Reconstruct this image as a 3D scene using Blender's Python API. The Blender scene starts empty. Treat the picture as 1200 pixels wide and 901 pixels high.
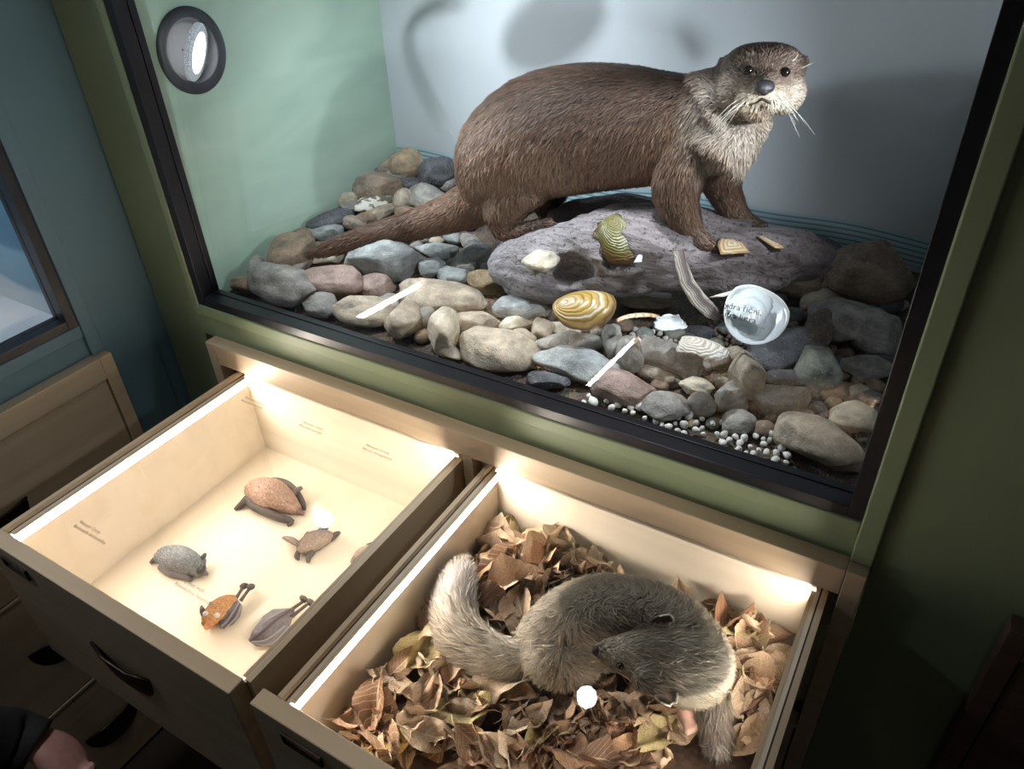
import bpy, math, random
import numpy as np
from mathutils import Vector, Matrix, noise as mnoise
from mathutils.bvhtree import BVHTree

SC = bpy.context.scene
COL = SC.collection
random.seed(7)
RNG = np.random.default_rng(11)

# ---------------------------------------------------------------- camera
F_PX = 891.97
CAM_R = np.array([[0.85974848, 0.5093222, -0.03772857],
                  [0.26928878, -0.51485545, -0.81388415],
                  [-0.43395402, 0.68957578, -0.57980095]])      # rows: right, down, forward
CAM_P = np.array([0.99212, -0.65315, 0.58122])
cd = bpy.data.cameras.new('camera')
cd.sensor_width = 36.0
cd.sensor_fit = 'HORIZONTAL'
cd.lens = F_PX / 1200 * 36
cd.clip_start = 0.01
cam = bpy.data.objects.new('camera', cd)
COL.objects.link(cam)
cam.matrix_world = Matrix([[CAM_R[0][i], -CAM_R[1][i], -CAM_R[2][i], CAM_P[i]] for i in range(3)] + [[0, 0, 0, 1]])
SC.camera = cam

# ---------------------------------------------------------------- light and exposure
SC.view_settings.view_transform = 'Standard'
SC.view_settings.look = 'None'
SC.view_settings.exposure = 0.0
SC.view_settings.gamma = 1.0
SC.view_settings.use_curve_mapping = False
world = bpy.data.worlds.new('world')
SC.world = world
world.use_nodes = True
bg = world.node_tree.nodes['Background']
bg.inputs[0].default_value = (0.75, 0.85, 1.0, 1)
bg.inputs[1].default_value = 0.012


def lamp(name, kind, loc, aim, power, color, size=0.05, spot=None, blend=0.5, size_y=None):
    ld = bpy.data.lights.new(name, kind)
    ld.energy = power
    ld.color = color
    if kind == 'AREA':
        ld.size = size
        if size_y:
            ld.shape = 'RECTANGLE'
            ld.size_y = size_y
    else:
        ld.shadow_soft_size = size
    if kind == 'SPOT':
        ld.spot_size = math.radians(spot)
        ld.spot_blend = blend
    o = bpy.data.objects.new(name, ld)
    COL.objects.link(o)
    o.location = loc
    d = Vector(aim) - Vector(loc)
    o.rotation_euler = d.to_track_quat('-Z', 'Y').to_euler()
    return o


COOL = (0.86, 0.94, 1.0)
WARM = (1.0, 0.895, 0.765)
LED_STRENGTH = 82.0
# lamps inside the otter case: one in each side, two in its ceiling
lamp('side_spot_light', 'SPOT', (0.026, 0.112, 0.350), (0.75, 0.34, 0.14), 7.5, COOL, 0.016, 125, 0.8)
lamp('side_spot_light', 'SPOT', (0.974, 0.105, 0.398), (0.12, 0.30, 0.16), 7.0, COOL, 0.016, 110, 0.8)
lamp('ceiling_spot_light', 'SPOT', (0.30, 0.1153, 0.6481), (0.27, 0.365, 0.15), 12.5, COOL, 0.012, 100, 0.6)
lamp('ceiling_spot_light', 'SPOT', (0.612, 0.187, 0.655), (0.68, 0.07, 0.0), 15.0, COOL, 0.020, 56, 0.9)
# the dim room: unseen fills, spots added for the blue wall and drawer tops
lamp('room_fill', 'SPOT', (0.45, -0.42, 1.45), (-0.12, -0.22, 0.05), 7.0, (0.85, 0.93, 1.0), 0.05, 46, 1.0)
lamp('room_fill', 'AREA', (1.3, -1.6, 1.45), (0.5, -0.3, -0.1), 0.7, (1.0, 0.86, 0.72), 0.4)
lamp('room_fill', 'SPOT', (0.30, -0.36, 1.50), (0.46, -0.27, -0.1), 26.0, (1.0, 0.92, 0.82), 0.10, 40, 0.7)
# the lamp inside the blue case
lamp('blue_case_light', 'AREA', (-0.42, -0.62, 0.66), (-0.40, -0.45, 0.0), 2.2, COOL, 0.15)


# ---------------------------------------------------------------- pixel helpers: a point seen at (u, v) on a known real plane
def ray(u, v):
    return CAM_R.T @ np.array([(u - 600) / F_PX, (v - 450.5) / F_PX, 1.0])


def at(u, v, axis, val):
    r = ray(u, v)
    i = 'xyz'.index(axis)
    return CAM_P + r * (val - CAM_P[i]) / r[i]


def ad(u, v, depth):
    return CAM_P + ray(u, v) * depth


def depth_of(p):
    return float(CAM_R[2] @ (np.array(p) - CAM_P))


def mpp(p):
    return depth_of(p) / F_PX


def pix(p):
    q = CAM_R @ (np.array(p) - CAM_P)
    return F_PX * q[0] / q[2] + 600, F_PX * q[1] / q[2] + 450.5


# ---------------------------------------------------------------- materials
def newmat(name):
    m = bpy.data.materials.new(name)
    m.use_nodes = True
    nt = m.node_tree
    return m, nt, nt.nodes['Principled BSDF']


def N(nt, kind, **kw):
    n = nt.nodes.new(kind)
    for k, v in kw.items():
        if k.startswith('i_'):
            n.inputs[k[2:].replace('_', ' ')].default_value = v
        else:
            setattr(n, k, v)
    return n


def ramp(nt, fac, stops):
    r = nt.nodes.new('ShaderNodeValToRGB')
    el = r.color_ramp.elements
    while len(el) < len(stops):
        el.new(0.5)
    for e, (p, c) in zip(el, stops):
        e.position = p
        e.color = (*c, 1) if len(c) == 3 else c
    nt.links.new(fac, r.inputs[0])
    return r.outputs[0]


def mixc(nt, fac, a, b, mode='MIX'):
    m = nt.nodes.new('ShaderNodeMix')
    m.data_type = 'RGBA'
    m.blend_type = mode
    for sock, v in ((m.inputs[0], fac), (m.inputs[6], a), (m.inputs[7], b)):
        if hasattr(v, 'is_linked'):
            nt.links.new(v, sock)
        elif isinstance(v, (int, float)):
            sock.default_value = v
        else:
            sock.default_value = (*v, 1)
    return m.outputs[2]


def math_n(nt, op, a, b=None, c=None):
    m = nt.nodes.new('ShaderNodeMath')
    m.operation = op
    for i, v in enumerate((a, b, c)):
        if v is None:
            continue
        if hasattr(v, 'is_linked'):
            nt.links.new(v, m.inputs[i])
        else:
            m.inputs[i].default_value = v
    return m.outputs[0]


def bump(nt, bsdf, h, strength=0.3, dist=0.002):
    b = nt.nodes.new('ShaderNodeBump')
    b.inputs['Strength'].default_value = strength
    b.inputs['Distance'].default_value = dist
    nt.links.new(h, b.inputs['Height'])
    nt.links.new(b.outputs[0], bsdf.inputs['Normal'])


def simple(name, col, rough=0.5, var=0.12, scale=30, metal=0.0, bmp=0.0, spec=0.5):
    m, nt, b = newmat(name)
    tc = N(nt, 'ShaderNodeTexCoord')
    nz = N(nt, 'ShaderNodeTexNoise', i_Scale=scale, i_Detail=4.0)
    nt.links.new(tc.outputs['Object'], nz.inputs['Vector'])
    lo = tuple(c * (1 - var) for c in col)
    hi = tuple(min(1, c * (1 + var)) for c in col)
    nt.links.new(ramp(nt, nz.outputs[0], [(0.3, lo), (0.7, hi)]), b.inputs['Base Color'])
    b.inputs['Roughness'].default_value = rough
    b.inputs['Metallic'].default_value = metal
    b.inputs['Specular IOR Level'].default_value = spec
    if bmp:
        bump(nt, b, nz.outputs[0], bmp)
    return m


def wood(name, light, dark, axis='x', scale=1.0, rough=0.45):
    m, nt, b = newmat(name)
    tc = N(nt, 'ShaderNodeTexCoord')
    mp = N(nt, 'ShaderNodeMapping')
    s = {'x': (2, 40, 40), 'y': (40, 2, 40), 'z': (40, 40, 2)}[axis]
    mp.inputs['Scale'].default_value = tuple(k * scale for k in s)
    nt.links.new(tc.outputs['Object'], mp.inputs['Vector'])
    n1 = N(nt, 'ShaderNodeTexNoise', i_Scale=1.0, i_Detail=5.0, i_Distortion=0.6)
    nt.links.new(mp.outputs[0], n1.inputs['Vector'])
    n2 = N(nt, 'ShaderNodeTexNoise', i_Scale=9.0, i_Detail=3.0)
    nt.links.new(tc.outputs['Object'], n2.inputs['Vector'])
    f = math_n(nt, 'ADD', math_n(nt, 'MULTIPLY', n1.outputs[0], 0.7), math_n(nt, 'MULTIPLY', n2.outputs[0], 0.3))
    nt.links.new(ramp(nt, f, [(0.33, dark), (0.62, light)]), b.inputs['Base Color'])
    b.inputs['Roughness'].default_value = rough
    bump(nt, b, n1.outputs[0], 0.08, 0.0006)
    return m


def glass_mat(name, tint=(1, 1, 1)):
    m = bpy.data.materials.new(name)
    m.use_nodes = True
    nt = m.node_tree
    nt.nodes.clear()
    out = N(nt, 'ShaderNodeOutputMaterial')
    tr = N(nt, 'ShaderNodeBsdfTransparent')
    tr.inputs[0].default_value = (*tint, 1)
    gl = N(nt, 'ShaderNodeBsdfGlossy')
    gl.inputs['Roughness'].default_value = 0.0
    geo = N(nt, 'ShaderNodeNewGeometry')
    ior = math_n(nt, 'MULTIPLY_ADD', geo.outputs['Backfacing'], 1 / 1.5 - 1.5, 1.5)
    fr = N(nt, 'ShaderNodeFresnel')
    nt.links.new(ior, fr.inputs['IOR'])
    mx = N(nt, 'ShaderNodeMixShader')
    nt.links.new(fr.outputs[0], mx.inputs[0])
    nt.links.new(tr.outputs[0], mx.inputs[1])
    nt.links.new(gl.outputs[0], mx.inputs[2])
    nt.links.new(mx.outputs[0], out.inputs[0])
    return m


def emit(name, col, strength):
    m = bpy.data.materials.new(name)
    m.use_nodes = True
    nt = m.node_tree
    nt.nodes.clear()
    out = N(nt, 'ShaderNodeOutputMaterial')
    e = N(nt, 'ShaderNodeEmission')
    e.inputs[0].default_value = (*col, 1)
    e.inputs[1].default_value = strength
    nt.links.new(e.outputs[0], out.inputs[0])
    return m


def attr_mat(name, rough=0.6, spec=0.3, bmp=0.0, bscale=200, sheen=0.0):
    m, nt, b = newmat(name)
    a = N(nt, 'ShaderNodeAttribute', attribute_name='Col')
    nt.links.new(a.outputs['Color'], b.inputs['Base Color'])
    b.inputs['Roughness'].default_value = rough
    b.inputs['Specular IOR Level'].default_value = spec
    if bmp:
        tc = N(nt, 'ShaderNodeTexCoord')
        nz = N(nt, 'ShaderNodeTexNoise', i_Scale=bscale, i_Detail=4.0)
        nt.links.new(tc.outputs['Object'], nz.inputs['Vector'])
        bump(nt, b, nz.outputs[0], bmp, 0.001)
    return m


def stone_mat():
    m, nt, b = newmat('stone')
    oi = N(nt, 'ShaderNodeObjectInfo')
    tc = N(nt, 'ShaderNodeTexCoord')
    off = N(nt, 'ShaderNodeVectorMath', operation='ADD')
    sc = N(nt, 'ShaderNodeVectorMath', operation='SCALE')
    cb = N(nt, 'ShaderNodeCombineXYZ')
    for i in range(3):
        nt.links.new(math_n(nt, 'MULTIPLY', oi.outputs['Random'], 7.3 + 5 * i), cb.inputs[i])
    nt.links.new(tc.outputs['Object'], off.inputs[0])
    nt.links.new(cb.outputs[0], off.inputs[1])
    n1 = N(nt, 'ShaderNodeTexNoise', i_Scale=38.0, i_Detail=6.0, i_Roughness=0.65)
    nt.links.new(off.outputs[0], n1.inputs['Vector'])
    n2 = N(nt, 'ShaderNodeTexNoise', i_Scale=420.0, i_Detail=2.0)
    nt.links.new(off.outputs[0], n2.inputs['Vector'])
    mp = N(nt, 'ShaderNodeMapping')
    mp.inputs['Scale'].default_value = (20, 20, 150)
    nt.links.new(off.outputs[0], mp.inputs['Vector'])
    n3 = N(nt, 'ShaderNodeTexNoise', i_Scale=1.0, i_Detail=4.0, i_Distortion=0.8)
    nt.links.new(mp.outputs[0], n3.inputs['Vector'])
    c = mixc(nt, 1.0, oi.outputs['Color'], ramp(nt, n1.outputs[0], [(0.30, (0.50, 0.49, 0.48)), (0.70, (1.42, 1.38, 1.32))]), 'MULTIPLY')
    c = mixc(nt, 1.0, c, ramp(nt, n3.outputs[0], [(0.35, (0.82, 0.82, 0.84)), (0.65, (1.12, 1.12, 1.1))]), 'MULTIPLY')
    c = mixc(nt, ramp(nt, n2.outputs[0], [(0.64, (0, 0, 0)), (0.70, (0.45, 0.45, 0.45))]), c, (0.75, 0.72, 0.66))
    nt.links.new(c, b.inputs['Base Color'])
    b.inputs['Roughness'].default_value = 0.62
    b.inputs['Specular IOR Level'].default_value = 0.35
    h = math_n(nt, 'ADD', n1.outputs[0], math_n(nt, 'MULTIPLY', n2.outputs[0], 0.25))
    bump(nt, b, h, 0.85, 0.0045)
    return m


def gravel_mat():
    m, nt, b = newmat('gravel')
    oi = N(nt, 'ShaderNodeObjectInfo')
    nt.links.new(oi.outputs['Color'], b.inputs['Base Color'])
    b.inputs['Roughness'].default_value = 0.6
    return m


def lichen_stone_mat():
    m, nt, b = newmat('lichen_stone')
    tc = N(nt, 'ShaderNodeTexCoord')
    n1 = N(nt, 'ShaderNodeTexNoise', i_Scale=70.0, i_Detail=4.0)
    nt.links.new(tc.outputs['Object'], n1.inputs['Vector'])
    nt.links.new(ramp(nt, n1.outputs[0], [(0.42, (0.15, 0.14, 0.10)), (0.52, (0.22, 0.20, 0.15)), (0.55, (0.8, 0.76, 0.68))]), b.inputs['Base Color'])
    b.inputs['Roughness'].default_value = 0.7
    bump(nt, b, n1.outputs[0], 0.5, 0.002)
    return m


def leaf_mat():
    m, nt, b = newmat('dry_leaf')
    oi = N(nt, 'ShaderNodeObjectInfo')
    uv = N(nt, 'ShaderNodeAttribute', attribute_name='leafuv')
    sp = N(nt, 'ShaderNodeSeparateXYZ')
    nt.links.new(uv.outputs['Vector'], sp.inputs[0])
    tc = N(nt, 'ShaderNodeTexCoord')
    n1 = N(nt, 'ShaderNodeTexNoise', i_Scale=55.0, i_Detail=5.0)
    nt.links.new(tc.outputs['Object'], n1.inputs['Vector'])
    ax = math_n(nt, 'ABSOLUTE', sp.outputs[1])
    # side veins run forward from the midrib
    vv = math_n(nt, 'FRACT', math_n(nt, 'MULTIPLY', math_n(nt, 'SUBTRACT', sp.outputs[0], math_n(nt, 'MULTIPLY', ax, 0.25)), 9.0))
    vein = math_n(nt, 'LESS_THAN', math_n(nt, 'ABSOLUTE', math_n(nt, 'SUBTRACT', vv, 0.5)), 0.07)
    rib = math_n(nt, 'LESS_THAN', ax, 0.05)
    v = math_n(nt, 'MAXIMUM', math_n(nt, 'MULTIPLY', vein, 0.35), math_n(nt, 'MULTIPLY', rib, 0.6))
    c = mixc(nt, 1.0, oi.outputs['Color'], ramp(nt, n1.outputs[0], [(0.3, (0.6, 0.56, 0.52)), (0.7, (1.3, 1.28, 1.22))]), 'MULTIPLY')
    c = mixc(nt, v, c, (0.62, 0.47, 0.30))
    nt.links.new(c, b.inputs['Base Color'])
    b.inputs['Roughness'].default_value = 0.55
    b.inputs['Specular IOR Level'].default_value = 0.35
    h = math_n(nt, 'ADD', n1.outputs[0], math_n(nt, 'MULTIPLY', v, 0.7))
    bump(nt, b, h, 0.45, 0.0015)
    return m


def shell_mat(name, stops, rings=16, rough=0.3, waviness=0.04, con=1.0):
    """concentric growth bands along the attribute ring (0 at the beak, 1 at the rim)"""
    m, nt, b = newmat(name)
    a = N(nt, 'ShaderNodeAttribute', attribute_name='ring')
    tc = N(nt, 'ShaderNodeTexCoord')
    n1 = N(nt, 'ShaderNodeTexNoise', i_Scale=60.0, i_Detail=4.0)
    nt.links.new(tc.outputs['Object'], n1.inputs['Vector'])
    r = math_n(nt, 'ADD', a.outputs['Fac'], math_n(nt, 'MULTIPLY', math_n(nt, 'SUBTRACT', n1.outputs[0], 0.5), waviness * 4))
    base = ramp(nt, r, stops)
    s = math_n(nt, 'SINE', math_n(nt, 'MULTIPLY', r, rings * 6.28))
    f = math_n(nt, 'MULTIPLY_ADD', s, 0.5, 0.5)
    c = mixc(nt, con, base, ramp(nt, f, [(0.0, (0.55, 0.52, 0.5)), (0.22, (0.92, 0.92, 0.92)), (1.0, (1.1, 1.1, 1.08))]), 'MULTIPLY')
    nt.links.new(c, b.inputs['Base Color'])
    b.inputs['Roughness'].default_value = rough
    bump(nt, b, s, 0.35 * con, 0.001)
    return m


M = {}
M['green'] = simple('green_paint', (0.26, 0.32, 0.19), 0.5, 0.05, 6)
M['blue'] = simple('blue_paint', (0.125, 0.215, 0.262), 0.55, 0.05, 6)
M['mint'] = simple('mint_paint', (0.46, 0.62, 0.52), 0.45, 0.06, 5)
M['case_white'] = simple('white_paint', (0.66, 0.70, 0.74), 0.6, 0.05, 5)
M['case_dark'] = simple('grey_case_top', (0.10, 0.10, 0.105), 0.7)
M['dark_inside'] = simple('dark_inside', (0.03, 0.03, 0.03), 0.8)
M['black_metal'] = simple('black_metal', (0.018, 0.018, 0.024), 0.34, 0.15, 80)
M['trim_grey'] = simple('dark_grey_trim', (0.045, 0.047, 0.058), 0.45, 0.1, 60)
M['reflector'] = simple('grey_reflector', (0.085, 0.085, 0.09), 0.35, 0.05, 30)
M['birch_x'] = wood('birch_along_x', (0.66, 0.52, 0.36), (0.54, 0.40, 0.26), 'x')
M['birch_y'] = wood('birch_along_y', (0.66, 0.52, 0.36), (0.54, 0.40, 0.26), 'y')
M['birch_z'] = wood('birch_along_z', (0.66, 0.52, 0.36), (0.54, 0.40, 0.26), 'z')
M['birch_in'] = wood('pale_birch', (0.80, 0.72, 0.60), (0.74, 0.65, 0.52), 'x', 0.7)
M['birch_floor'] = wood('pale_birch_floor', (0.80, 0.72, 0.58), (0.75, 0.66, 0.51), 'y', 0.6)
M['plum_wood'] = wood('stained_wood', (0.20, 0.115, 0.085), (0.14, 0.08, 0.06), 'x')
M['groove'] = simple('groove', (0.05, 0.035, 0.025), 0.7)
M['bronze'] = simple('dark_bronze', (0.05, 0.038, 0.030), 0.35, 0.1, 60, metal=0.7)
M['glass'] = glass_mat('clear_glass')
M['led'] = emit('led_strip', WARM, LED_STRENGTH * 1.15)
M['led_soft'] = emit('led_strip_dimmer', WARM, LED_STRENGTH * 0.62)
M['lens'] = None
M['ink'] = simple('grey_ink', (0.05, 0.05, 0.055), 0.6)
M['ink_soft'] = simple('soft_grey_ink', (0.16, 0.13, 0.10), 0.6)
M['floor'] = simple('dark_floor', (0.055, 0.040, 0.036), 0.55, 0.2, 8)
M['ceiling'] = simple('dark_ceiling', (0.12, 0.12, 0.12), 0.8)
M['stone'] = stone_mat()
M['lichen'] = lichen_stone_mat()
M['gravel'] = gravel_mat()
M['leaf'] = leaf_mat()
M['fur'] = attr_mat('fur', 0.5, 0.35)
M['hide'] = attr_mat('hide', 0.7, 0.2, 0.3)
M['skinny'] = attr_mat('bat_skin', 0.5, 0.4, 0.5, 260)
M['eye'] = simple('dark_eye', (0.008, 0.006, 0.005), 0.06, 0.0)
M['nose'] = simple('nose_leather', (0.022, 0.020, 0.023), 0.5, 0.2, 300, bmp=0.4)
M['claw'] = simple('dark_claw', (0.10, 0.075, 0.055), 0.45)
M['whisker'] = simple('whisker', (0.75, 0.70, 0.60), 0.4)
M['mouth'] = simple('mouth_line', (0.045, 0.03, 0.022), 0.6)


# ---------------------------------------------------------------- object helpers
def link(name, me, mat=None, parent=None, smooth=False):
    o = bpy.data.objects.new(name, me)
    COL.objects.link(o)
    if mat is not None:
        if isinstance(mat, (list, tuple)):
            for k in mat:
                me.materials.append(k)
        else:
            me.materials.append(mat)
    if smooth:
        me.polygons.foreach_set('use_smooth', np.ones(len(me.polygons), dtype=bool))
    if parent is not None:
        o.parent = parent
    return o


def tag(o, label, cat, group=None, kind=None):
    if label:
        o['label'] = label
    if cat:
        o['category'] = cat
    if group:
        o['group'] = group
    if kind:
        o['kind'] = kind
    return o


def empty(name, loc=(0, 0, 0), rz=0.0):
    o = bpy.data.objects.new(name, None)
    COL.objects.link(o)
    o.empty_display_size = 0.02
    o.location = loc
    o.rotation_euler = (0, 0, rz)
    return o


class MB:
    """collects boxes and lofts, builds ONE mesh object"""

    def __init__(s):
        s.v, s.f, s.m = [], [], []

    def raw(s, vs, fs, mi=0):
        b = len(s.v)
        s.v += [tuple(float(c) for c in p) for p in vs]
        s.f += [tuple(i + b for i in f) for f in fs]
        s.m += [mi] * len(fs)
        return s

    def box(s, x0, x1, y0, y1, z0, z1, mi=0, bev=0.0):
        vs = [(x, y, z) for z in (z0, z1) for y in (y0, y1) for x in (x0, x1)]
        fs = [(0, 2, 3, 1), (4, 5, 7, 6), (0, 1, 5, 4), (2, 6, 7, 3), (0, 4, 6, 2), (1, 3, 7, 5)]
        return s.raw(vs, fs, mi)

    def loft(s, pts, radii, up=(0, 0, 1), seg=14, cap=True, mi=0):
        """radii: per point (r_side, r_up)"""
        pts = [np.array(p, float) for p in pts]
        n = len(pts)
        if np.isscalar(radii):
            radii = [radii] * n
        rings = []
        upv = np.array(up, float)
        for i, p in enumerate(pts):
            t = pts[min(i + 1, n - 1)] - pts[max(i - 1, 0)]
            t /= np.linalg.norm(t) + 1e-12
            a = np.cross(upv, t)
            if np.linalg.norm(a) < 1e-4:
                a = np.cross((1, 0.01, 0), t)
            a /= np.linalg.norm(a)
            b = np.cross(t, a)
            r = radii[i]
            ra, rb = (r, r) if np.isscalar(r) else r
            rings.append([p + a * ra * math.cos(k * 2 * math.pi / seg) + b * rb * math.sin(k * 2 * math.pi / seg) for k in range(seg)])
        vs = [q for r in rings for q in r]
        fs = [(i * seg + k, i * seg + (k + 1) % seg, (i + 1) * seg + (k + 1) % seg, (i + 1) * seg + k) for i in range(n - 1) for k in range(seg)]
        if cap:
            fs.append(tuple(range(seg - 1, -1, -1)))
            fs.append(tuple((n - 1) * seg + k for k in range(seg)))
        return s.raw(vs, fs, mi)

    def ell(s, c, axes, seg=16, rings=10, power=2.0, mi=0):
        """ellipsoid: axes are three vectors"""
        c = np.array(c, float)
        A = [np.array(a, float) for a in axes]
        vs, fs = [], []

        def sp(x):
            return math.copysign(abs(x) ** (2.0 / power), x)
        for i in range(rings + 1):
            th = math.pi * i / rings
            for k in range(seg):
                ph = 2 * math.pi * k / seg
                vs.append(c + A[0] * sp(math.sin(th)) * sp(math.cos(ph)) + A[1] * sp(math.sin(th)) * sp(math.sin(ph)) + A[2] * sp(math.cos(th)))
        for i in range(rings):
            for k in range(seg):
                a, b2 = i * seg + k, i * seg + (k + 1) % seg
                q = [a, b2, b2 + seg, a + seg]
                fs.append(tuple(q))
        return s.raw(vs, fs, mi)

    def mesh(s, name):
        me = bpy.data.meshes.new(name)
        me.from_pydata(s.v, [], s.f)
        if s.m:
            me.polygons.foreach_set('material_index', np.array(s.m, dtype=np.int32))
        me.validate()
        me.update()
        return me

    def build(s, name, mat=None, parent=None, smooth=False):
        return link(name, s.mesh(name), mat, parent, smooth)


def bevel(o, w=0.0012, seg=2):
    b = o.modifiers.new('bevel', 'BEVEL')
    b.width = w
    b.segments = seg
    b.limit_method = 'ANGLE'
    b.harden_normals = False
    return o


def fuse(mb, voxel=0.004, smooth=6, cut=None, factor=0.5):
    """one continuous surface out of overlapping volumes"""
    me = mb.mesh('tmp')
    o = link('tmp', me)
    r = o.modifiers.new('r', 'REMESH')
    r.mode = 'VOXEL'
    r.voxel_size = voxel
    tmp = []
    if cut is not None:
        c = cut.build('tmpcut')
        rc = c.modifiers.new('r', 'REMESH')
        rc.mode = 'VOXEL'
        rc.voxel_size = voxel
        tmp.append(c)
        b = o.modifiers.new('b', 'BOOLEAN')
        b.operation = 'DIFFERENCE'
        b.object = c
        b.solver = 'EXACT'
        r2 = o.modifiers.new('r2', 'REMESH')
        r2.mode = 'VOXEL'
        r2.voxel_size = voxel
    s = o.modifiers.new('s', 'SMOOTH')
    s.iterations = smooth
    s.factor = factor
    dg = bpy.context.evaluated_depsgraph_get()
    dg.update()
    out = bpy.data.meshes.new_from_object(o.evaluated_get(dg))
    for q in tmp + [o]:
        bpy.data.objects.remove(q)
    return out


def coords(me):
    a = np.empty(len(me.vertices) * 3)
    me.vertices.foreach_get('co', a)
    return a.reshape(-1, 3)


def set_coords(me, a):
    me.vertices.foreach_set('co', a.ravel())
    me.update()


def normals(me):
    a = np.empty(len(me.vertices) * 3)
    me.vertex_normals.foreach_get('vector', a)
    return a.reshape(-1, 3)


def set_col(me, c):
    at_ = me.color_attributes.new('Col', 'FLOAT_COLOR', 'POINT')
    c4 = np.ones((len(c), 4))
    c4[:, :3] = c
    at_.data.foreach_set('color', c4.ravel())


def set_float(me, name, a):
    at_ = me.attributes.new(name, 'FLOAT', 'POINT')
    at_.data.foreach_set('value', np.asarray(a, float))


def fnoise(P, scale, seed=0.0):
    return np.array([mnoise.noise(Vector((p[0] * scale + seed, p[1] * scale - seed, p[2] * scale + 2 * seed))) for p in P])


def tri_data(me):
    me.calc_loop_triangles()
    t = np.empty(len(me.loop_triangles) * 3, dtype=np.int32)
    me.loop_triangles.foreach_get('vertices', t)
    return t.reshape(-1, 3)


def unit(a):
    return a / (np.linalg.norm(a, axis=-1, keepdims=True) + 1e-12)


def grow_fur(me, n, flow, length, color, width=0.0011, lift=0.32, jitter=0.3, keep=None):
    """tapered hair blades rooted all over the mesh, combed along flow(P, N)"""
    V, NR, T = coords(me), normals(me), tri_data(me)
    a, b, c = V[T[:, 0]], V[T[:, 1]], V[T[:, 2]]
    ar = np.linalg.norm(np.cross(b - a, c - a), axis=1)
    idx = RNG.choice(len(T), n, p=ar / ar.sum())
    r1, r2 = RNG.random(n), RNG.random(n)
    m = r1 + r2 > 1
    r1[m], r2[m] = 1 - r1[m], 1 - r2[m]
    w = np.stack([1 - r1 - r2, r1, r2], 1)
    P = (V[T[idx]] * w[:, :, None]).sum(1)
    Nn = unit((NR[T[idx]] * w[:, :, None]).sum(1))
    if keep is not None:
        k = keep(P, Nn)
        P, Nn = P[k], Nn[k]
        n = len(P)
    D = flow(P, Nn) + RNG.normal(0, jitter, (n, 3))
    D = unit(D - Nn * (D * Nn).sum(1, keepdims=True))
    L = length(P) * RNG.uniform(0.65, 1.25, n)
    L = L[:, None]
    S = unit(np.cross(D, Nn))
    wd = width * RNG.uniform(0.7, 1.4, (n, 1))
    p0 = P - Nn * 0.0004
    p1 = P + (D * 0.5 + Nn * lift * 0.62) * L
    p2 = P + (D * 1.0 + Nn * lift * 0.75) * L
    vs = np.stack([p0 - S * wd, p0 + S * wd, p1 + S * wd * 0.75, p1 - S * wd * 0.75, p2], 1).reshape(-1, 3)
    base = np.arange(n, dtype=np.int32)[:, None] * 5
    loops = np.concatenate([base + np.array([0, 1, 2, 3]), base + np.array([3, 2, 4])], 1).ravel()
    starts = (np.arange(n)[:, None] * 7 + np.array([0, 4])).ravel()
    fm = bpy.data.meshes.new('fur')
    fm.vertices.add(n * 5)
    fm.vertices.foreach_set('co', vs.ravel())
    fm.loops.add(n * 7)
    fm.loops.foreach_set('vertex_index', loops.astype(np.int32))
    fm.polygons.add(n * 2)
    fm.polygons.foreach_set('loop_start', starts.astype(np.int32))
    fm.polygons.foreach_set('use_smooth', np.ones(n * 2, dtype=bool))
    fm.update()
    fm.validate()
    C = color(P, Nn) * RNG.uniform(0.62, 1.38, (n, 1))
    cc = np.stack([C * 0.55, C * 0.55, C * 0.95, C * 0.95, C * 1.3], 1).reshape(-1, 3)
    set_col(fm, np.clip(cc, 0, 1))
    nn = np.repeat(unit(Nn + RNG.normal(0, 0.22, (n, 3)) + D * 0.15), 5, axis=0)
    fm.normals_split_custom_set_from_vertices([tuple(q) for q in nn])
    return fm


def flow_from(paths, power=3.0):
    Q, D = [], []
    for pts in paths:
        pts = [np.array(p) for p in pts]
        for i in range(len(pts) - 1):
            d = pts[i + 1] - pts[i]
            for t in (0.0, 0.33, 0.66):
                Q.append(pts[i] + d * t)
                D.append(d / (np.linalg.norm(d) + 1e-9))
    Q, D = np.array(Q), np.array(D)

    def f(P, Nn):
        d2 = ((P[:, None, :] - Q[None]) ** 2).sum(2) + 1e-6
        w = d2 ** (-power / 2)
        w /= w.sum(1, keepdims=True)
        return w @ D
    return f


def blend_cols(P, base, spots):
    """base colour plus soft patches (centre, radius, colour)"""
    C = np.tile(np.array(base, float), (len(P), 1))
    for c, r, col in spots:
        d = np.linalg.norm(P - np.array(c), axis=1) / r
        w = np.clip(1.5 - d, 0, 1)[:, None]
        w = w * w * (3 - 2 * w)
        C = C * (1 - w) + np.array(col) * w
    return C


def tube(name, pts, r, mat, parent=None, seg=6, taper=True):
    mb = MB()
    n = len(pts)
    rr = [(r * (1 - 0.9 * i / (n - 1)) if taper else r) for i in range(n)]
    mb.loft(pts, rr, seg=seg)
    return mb.build(name, mat, parent, True)


def bez(p0, p1, p2, n=6):
    p0, p1, p2 = (np.array(p, float) for p in (p0, p1, p2))
    return [p0 * (1 - t) ** 2 + p1 * 2 * t * (1 - t) + p2 * t * t for t in np.linspace(0, 1, n)]


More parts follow.
